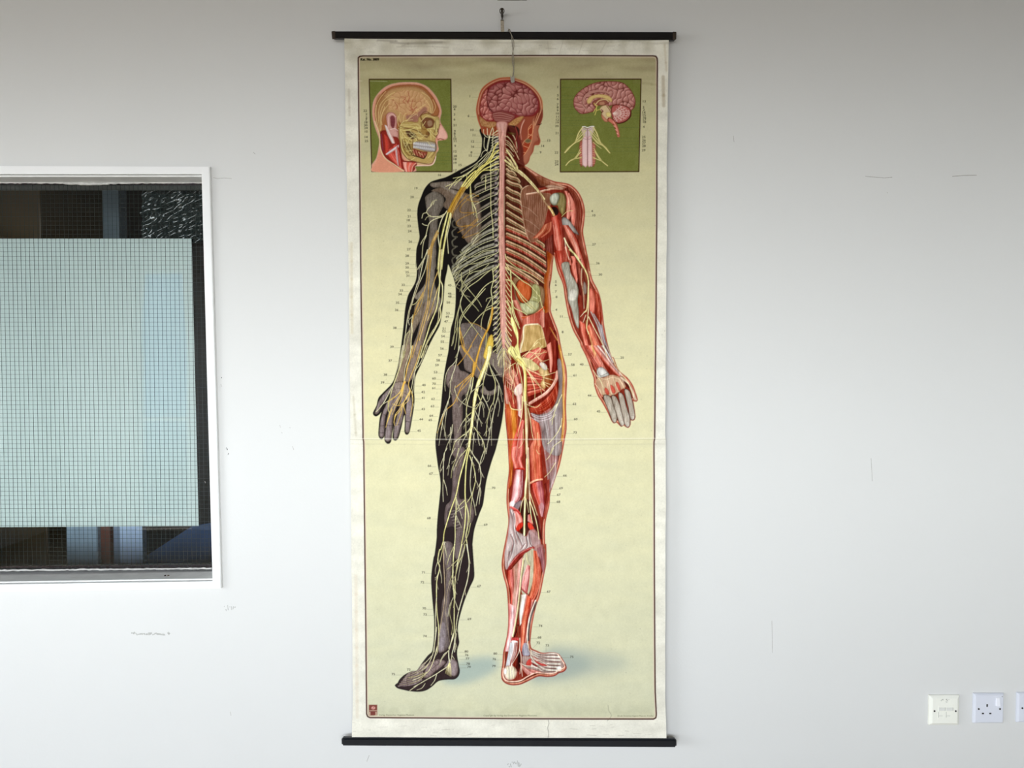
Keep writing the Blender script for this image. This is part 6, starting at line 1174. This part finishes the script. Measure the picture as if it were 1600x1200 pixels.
# ---------------------------------------------------------------- numbers on the chart: text, centre u, v, far end of the leader line (0 = none)
LAB = '''1,734,150.5,747;6,732,181,743;10,737.5,203,749;11,740.5,211,752;12,738.5,221,753;16,738.5,229,752;8,736.5,238,750;15,735,243,747;13,857.5,219.5,846;14,848,228,838;9,844.5,238,833;
15,719,257.8,735;16,687,273.4,695;19,650,294.2,661;20,643.7,307.8,656;22,639,328.3,652;21,639,338,650;18,638,344,652;23,639,353.2,653;24,640,361.2,655;26,641,377.5,654;27,638.6,389.6,652;28,636,399.7,650;29,636,411.8,651;30,636,418,651;25,636,425.3,651;31,637,430.8,649;
32,630,445.3,644;33,627,454,638;34,625,459.8,636;35,621,473,634;36,619.6,484.3,632;38,616.8,512.3,630;39,612.2,542,626;37,609.7,563.4,621;38,602,585.5,616;39,597.6,597.7,612;
45,702.5,445.7,711;46,702.5,458.7,711;48,702.5,463.4,711;50,700.4,472.6,710;53,699.8,489.6,708;49,698.7,495,708;47,696.9,502.3,706;51,693.6,513.3,0;52,693.6,517.6,702;54,692,525.4,702;55,691,534,701;56,690.5,544.6,699;57,687.6,555,698;58,684.5,563,697;59,682.7,570.5,0;53,680.5,581.6,692;60,678,591.3,690;70,678,599.6,690;61,677.4,606.4,689;62,676.6,623.4,688;63,675.6,634.7,686;64,673.7,649.5,684;65,672.3,656.3,682;
40,662,601.7,649;42,661,612.6,648;41,661,621.8,648;43,661,639.3,647;44,658,655.2,644;45,654.6,673,626;66,671,727.7,681;67,673.4,740,685;70,771,762.4,760;68,670,809.5,683;69,758.8,819.8,745;71,661.3,894.4,674;72,659.8,909.8,674;67,748.4,916,736;70,662.7,950.7,676;73,664,960.3,677;69,733.3,967.3,719;74,663.8,994,675;
4,925,329.8,914;10,928,336.5,914;27,928,381.8,914;26,934,411.3,921;30,938,429,918;5,868.4,440,864;6,868.4,445.3,0;7,868.4,455.5,863;8,869.4,464,862;4,869,484,862;11,877,494.6,890;8,879,518.8,0;57,890.5,553.8,881;25,972,558.7,959;58,895,570,885;40,908.7,569.4,921;61,898,586.5,884;44,921,618,932;62,897.6,631.2,885;60,899.5,654.8,884;73,898.3,675.8,884;45,935,642.8,948;
66,882.6,743,870;69,876.5,762.8,862;67,873,773,858;68,872.4,784,856;67,857.3,924.4,844;74,844.5,977.9,833;68,842.8,996,829;72,841,1004.5,0;73,855,1008.5,0;80,728.7,1018,716;76,729,1023.6,716;77,730.3,1029.3,718;78,731.3,1037.2,718;79,732.7,1042.3,718;73,638.5,1046.3,650;75,614.5,1053.4,631;80,773.8,1021.3,787;76,772.2,1030,786;79,771.5,1040.8,784;75,893.3,1026.4,876;
22,570.6,173,0;2,572.4,178.4,0;5,572.6,183.8,0;7,572.2,187.6,0;18,571.8,191.2,0;30,571.4,195.7,0;24,571.6,200,0;10,572,205.4,0;14,572,214,0;25,572.3,220.2,0;
20,710.5,166.5,0;4,710,170.8,0;3,710,178.8,0;6,710,186.6,0;21,710.5,195.5,0;9,710.5,204.8,0;8,710.3,208.6,0;5,710.5,212.8,0;10,710.8,216.8,0;11,711,220.6,0;9,711,228,0;12,711,236.6,0;28,711,243.7,0;18,711,248.6,0;19,711,254.4,0;17,711,266.3,0;
1,871.3,136,0;5,871.6,149,0;6,871.4,154.5,0;7,871.3,163.3,0;8,871.3,167.6,0;9,871.2,172.4,0;10,871,177.3,0;11,871,182.3,0;12,871,187,0;19,870.7,191.6,0;20,870,196.8,0;21,869.9,207.8,0;22,869.4,238.4,0;23,869.6,252.2,0;24,869.6,256.8,0;
13,1006.7,158.3,0;3,1005.3,167.4,0;2,1006,171.5,0;14,1006.2,175.6,0;15,1006.6,179.6,0;16,1007,183.3,0;17,1007,187,0;18,1007,190.6,0;4,1005.7,198.2,0;25,1005.7,214,0;26,1006,219,0;27,1006,223.4,0;28,1006,228,0;29,1005.6,234.7,0'''
LABS = []
for t_ in LAB.replace('\n', '').split(';'):
    if t_:
        a_ = t_.split(','); LABS.append((a_[0], float(a_[1]), float(a_[2]), float(a_[3])))
for tx, u, v, e in LABS:
    if e:
        s_ = 3.4 if e > u else -3.4
        leader(u + s_, v + 1.3, e, v + 1.3)
leader(839, 1006, 833, 1012); leader(853, 1011, 853, 1018)

# lettering printed into the picture
_tc = {}
def glyphs(s):
    if s not in _tc:
        c = bpy.data.curves.new('type', 'FONT'); c.body = s; c.size = 1.0; c.resolution_u = 2
        o = bpy.data.objects.new('type', c); m_ = bpy.data.meshes.new_from_object(o)
        vs_ = np.array([tuple(v.co)[:2] for v in m_.vertices]); fs_ = [tuple(p.vertices) for p in m_.polygons]
        x0_, x1_ = vs_[:, 0].min(), vs_[:, 0].max(); vs_ = vs_ - [(x0_ + x1_) / 2, .34]; _tc[s] = (vs_, fs_, x1_ - x0_)
        bpy.data.objects.remove(o); bpy.data.curves.remove(c); bpy.data.meshes.remove(m_)
    return _tc[s]
def letter(s, u, v, h, col, a=1.0, wid=None, squeeze=1.0):
    """h = digit height in picture units, centred at u, v"""
    vs_, fs_, w_ = glyphs(s); k = h / .69; kx = (wid / w_) if wid else k * squeeze
    P_ = np.stack([(u + vs_[:, 0] * kx - CU0) * SS, (v - vs_[:, 1] * k - CV0) * SS], -1)
    x0, y0 = np.floor(P_.min(0)).astype(int) - 2; x1, y1 = np.ceil(P_.max(0)).astype(int) + 2
    q = 4; m = np.zeros(((y1 - y0) * q, (x1 - x0) * q), np.float32); Q = (P_ - [x0, y0]) * q
    for f in fs_:
        t = Q[list(f)]; ax0, ay0 = np.floor(t.min(0)).astype(int); ax1, ay1 = np.ceil(t.max(0)).astype(int) + 1
        gx, gy = np.meshgrid(np.arange(ax0, ax1) + .5, np.arange(ay0, ay1) + .5)
        pos = np.ones(gx.shape, bool); neg = pos.copy()
        for i in range(len(t)):
            A_, B_ = t[i], t[(i + 1) % len(t)]; cr = (B_[0] - A_[0]) * (gy - A_[1]) - (B_[1] - A_[1]) * (gx - A_[0])
            pos &= cr >= 0; neg &= cr <= 0
        m[ay0:ay1, ax0:ax1] = np.maximum(m[ay0:ay1, ax0:ax1], (pos | neg))
    m = m.reshape(y1 - y0, q, x1 - x0, q).mean((1, 3)) * a
    r = img[y0:y1, x0:x1]; r += (hexc(col) - r) * m[..., None]
for tx, u, v, e in LABS: letter(tx, u, v, 3.5, '2A261A', squeeze=1.15); letter(tx, u + .25, v, 3.5, '2A261A', a=.6, squeeze=1.15)
for d_ in (-.2, .2, .5): letter('Kat. No. 3009', 577.8 + d_, 92.8, 3.9, '160E06', wid=28.5)
letter('Verlag Deutsches Hygiene-Museum', 619.5, 1117.2, 2.3, '5A5A40', wid=55)
letter('Copyright by Verlag des Deutschen Hygiene-Museums', 797, 1117.9, 2.4, '5A5A40', wid=83)
letter('Druck: Deutsches Hygiene-Museum, Dresden', 993, 1118.6, 2.1, '5A5A40', wid=56)

# ---------------------------------------------------------------- the wall chart
YS = -0.030
chart = empty('wall_chart', WV(795, 55, YS), label='tall old anatomical chart of a human figure from behind, hanging between two black battens', category='wall chart')
cl_ = chart.location.copy()
def cobj(name, bm, m, smooth=False, parent=None, **p):
    for v_ in bm.verts: v_.co -= cl_
    return obj(name, bm, m, parent or chart, smooth, **p)
img = np.clip(img, 0, 1)
lin = np.where(img <= 0.04045, img / 12.92, ((img + 0.055) / 1.055) ** 2.4).astype(np.float32)
def ripple(u, v):
    """gentle waviness of the hanging paper, in metres towards the room"""
    e = np.clip(1 - (u - 540) / 40, 0, 1) ** 2 + np.clip((u - 1002) / 40, 0, 1) ** 2
    return -(0.0012 * np.sin(v / 61.0 + 0.6) + 0.0008 * np.sin(v / 23.0 + u / 90.0)) * (0.35 + e) - 0.0022 * np.exp(-((v - 686) / 7.0) ** 2) * (0.5 + 0.5 * e)
NR, NC = 1640, 770
vv = np.linspace(53.5, 1161, NR)
Lu = np.interp(vv, [53, 60, 215, 400, 684, 686, 900, 1085, 1150, 1162], [538.4, 538.5, 540, 544.6, 547.6, 547.2, 549.6, 551, 549.9, 549.6])
Ru = np.interp(vv, [53, 60, 200, 450, 684, 686, 900, 1090, 1162], [1045.2, 1045, 1042.6, 1041, 1039.6, 1040.4, 1039.6, 1039.5, 1041.5])
Lu = Lu + 0.25 * np.sin(vv / 17.0) * np.sin(vv / 53.0); Ru = Ru + 0.3 * np.sin(vv / 19.0 + 1) * np.sin(vv / 47.0)
tt = np.linspace(0, 1, NC)
U = Lu[:, None] * (1 - tt) + Ru[:, None] * tt; V = np.repeat(vv[:, None], NC, 1)
px, py, pz = W(U, V, YS); py = py + ripple(U, V)
co = np.stack([px, py, pz], -1).reshape(-1, 3) - np.array(cl_)
fx_ = np.clip((U - CU0) * SS - 0.5, 0, CW - 1.001); fy_ = np.clip((V - CV0) * SS - 0.5, 0, CH - 1.001)
lb = lin.copy()                                  # slight box filter to the grid's spacing
lb[1:-1, 1:-1] = (lin[1:-1, 1:-1] * 2 + lin[:-2, 1:-1] + lin[2:, 1:-1] + lin[1:-1, :-2] + lin[1:-1, 2:]) / 6
ix, iy = fx_.astype(int), fy_.astype(int); ax_, ay_ = (fx_ - ix)[..., None], (fy_ - iy)[..., None]
cc = (lb[iy, ix] * (1 - ax_) + lb[iy, ix + 1] * ax_) * (1 - ay_) + (lb[iy + 1, ix] * (1 - ax_) + lb[iy + 1, ix + 1] * ax_) * ay_
me = bpy.data.meshes.new('sheet')
idx = np.arange(NR * NC, dtype=np.int32).reshape(NR, NC)
quads = np.stack([idx[1:, :-1], idx[1:, 1:], idx[:-1, 1:], idx[:-1, :-1]], -1).reshape(-1, 4)
me.vertices.add(NR * NC); me.vertices.foreach_set('co', co.astype(np.float32).ravel())
me.loops.add(quads.size); me.loops.foreach_set('vertex_index', quads.ravel().astype(np.int32))
me.polygons.add(len(quads)); me.polygons.foreach_set('loop_start', np.arange(0, quads.size, 4, dtype=np.int32)); me.polygons.foreach_set('loop_total', np.full(len(quads), 4, np.int32))
me.update(calc_edges=True)
at_ = me.color_attributes.new('print', 'FLOAT_COLOR', 'POINT')
at_.data.foreach_set('color', np.concatenate([cc, np.ones(cc.shape[:2] + (1,))], -1).astype(np.float32).ravel())
me.polygons.foreach_set('use_smooth', np.ones(len(quads), bool))
pmn = bpy.data.materials.new('printed_paper'); pmn.use_nodes = True; nt = pmn.node_tree; b_ = nt.nodes['Principled BSDF']
b_.inputs['Roughness'].default_value = .75; b_.inputs['Specular IOR Level'].default_value = .06
at2 = nt.nodes.new('ShaderNodeAttribute'); at2.attribute_name = 'print'
tcn = nt.nodes.new('ShaderNodeTexCoord'); nz_ = nt.nodes.new('ShaderNodeTexNoise'); nz_.inputs['Scale'].default_value = 420; nz_.inputs['Detail'].default_value = 3
nt.links.new(tcn.outputs['Object'], nz_.inputs['Vector'])
mr = nt.nodes.new('ShaderNodeMapRange'); mr.inputs['To Min'].default_value = .93; mr.inputs['To Max'].default_value = 1.07; nt.links.new(nz_.outputs['Fac'], mr.inputs['Value'])
mxn = nt.nodes.new('ShaderNodeVectorMath'); mxn.operation = 'SCALE'; nt.links.new(at2.outputs['Color'], mxn.inputs[0]); nt.links.new(mr.outputs[0], mxn.inputs['Scale']); nt.links.new(mxn.outputs[0], b_.inputs['Base Color'])
me.materials.append(pmn)
sheet = bpy.data.objects.new('sheet', me); COL.objects.link(sheet); sheet.parent = chart
sheet['label'] = 'yellow-green printed paper with a half dark, half flayed human figure and two green panels'
del lb, lin, cc

# battens: half-round wooden strips front and back of the paper
M_bt = mat('black_brown_lacquer', '100C0B', .35, noise=.3, scale=30, spec=.4); M_bb = mat('blue_black_lacquer', '0D1119', .3, noise=.3, scale=30, spec=.5); M_raw = mat('worn_wood', '3A2A18', .6, noise=.4, scale=60)
def batten(name, q, m, rnd):
    bm = bmesh.new(); f = pquad(q, YS - .007); k = pquad(q, YS + .009)
    for a_, b_3 in zip(f, k): b_3.x, b_3.z = a_.x, a_.z
    prism(bm, f, k); bmesh.ops.recalc_face_normals(bm, faces=bm.faces)
    bmesh.ops.bevel(bm, geom=list(bm.edges), offset=rnd, segments=3, affect='EDGES', clamp_overlap=True)
    return cobj(name, bm, m)
TB = batten('top_batten', [(518.5, 48.3), (1056.5, 49.3), (1056.3, 61.6), (519, 59.0)], M_bt, .003)
BB = batten('bottom_batten', [(533.2, 1153.6), (1057.3, 1155.4), (1057.6, 1168.6), (533.4, 1166)], M_bb, .004)
for q in ([(517.8, 48.8), (524, 48.3), (524.5, 61.0), (519, 61.6)], [(1051, 49.4), (1057, 49.6), (1056.6, 62.0), (1051, 62.0)]):
    bm = bmesh.new(); f = pquad(q, YS - .0085); k = pquad(q, YS + .0095)
    prism(bm, f, k); bev(bm, .002); cobj('batten_end', bm, M_raw, parent=None)
# hanging cord in front of the sheet
M_cord = mat('grey_string', 'A29A8A', .9, noise=.35, scale=300, bump=.5, bscale=900)
bm = bmesh.new()
base_ = [(795.5, 46.0), (797.5, 50.5), (799.8, 57.0), (801.2, 64), (801.8, 75), (801.2, 86), (801.6, 96), (802.6, 108), (801.6, 118), (800.6, 126)]
for sgn in (-1, 1):
    q_ = crom(np.array(base_), step=1.5); P_ = []
    for i, (u, v) in enumerate(q_):
        f = (v - 46) / 80.0; ww = sgn * math.sin(v / 8.5) * (1.35 if v < 112 else .6)
        dy = -.012 - .003 * math.cos(v / 8.5) * sgn if v > 49 else -.006
        p = WV(u + ww, v, YS + dy); P_.append(p)
    tube(bm, P_, .00095, 7)
tube(bm, [WV(795.8, 46.4, YS - .004), WV(795.0, 45.6, YS + .002), WV(794.4, 48.5, YS + .011)], .0016, 7)
cord = cobj('hanging_cord', bm, M_cord, smooth=True, label='grey-brown twisted string hanging down in front of the figure head')
bm = bmesh.new(); prism(bm, pquad([(797.3, 117.5), (800.2, 121), (803.6, 118), (804.3, 128), (801, 129.6), (798, 128)], YS - .014), pquad([(797.3, 117.5), (800.2, 121), (803.6, 118), (804.3, 128), (801, 129.6), (798, 128)], YS - .012))
for v_ in bm.verts: v_.co -= cl_
obj('tape_end', bm, mat('grey_tape', 'A8A294', .6, noise=.2), cord, label='pale grey tape wrapped around the string end')
# hook on the wall that carries the chart
hk = empty('picture_hook', WV(784.6, 28, 0), label='small metal strap hook screwed to the wall above the chart', category='hook')
hl = hk.location.copy()
M_brass = mat('dull_brass', 'B8AC98', .45, metal=.25, noise=.3, scale=200); M_dk = mat('dark_metal', '3A3026', .4, metal=.8)
def hobj(name, bm, m, smooth=False):
    for v_ in bm.verts: v_.co -= hl
    return obj(name, bm, m, hk, smooth)
bm = bmesh.new(); prism(bm, pquad([(782.2, 31), (787.2, 31), (787.9, 49.6), (782.6, 49.8)], YS - .0115), pquad([(782.2, 31), (787.2, 31), (787.9, 49.6), (782.6, 49.8)], YS - .010))
prism(bm, pquad([(782.4, 30.5), (787.0, 30.5), (787.0, 32.2), (782.4, 32.2)], YS - .0115), pquad([(782.4, 30.5), (787.0, 30.5), (787.0, 32.2), (782.4, 32.2)], -.002)); hobj('strap', bm, M_brass)
bm = bmesh.new(); c_ = WV(784.6, 28, 0); ring = [(c_.x + .0060 * math.cos(a_ * math.pi / 12), YS - .011, c_.z + .0072 * math.sin(a_ * math.pi / 12)) for a_ in range(-4, 17)]
tube(bm, ring, .0011, 7); hobj('ring', bm, M_dk, True)
bm = bmesh.new(); c2 = WV(784.6, 25.6, 0); disc(bm, (c2.x, 0, c2.z), .0034, 0, YS - .012); c3 = WV(784.6, 29.3, 0); disc(bm, (c3.x, 0, c3.z), .0018, 0, YS - .012, 12); hobj('screw', bm, M_dk)
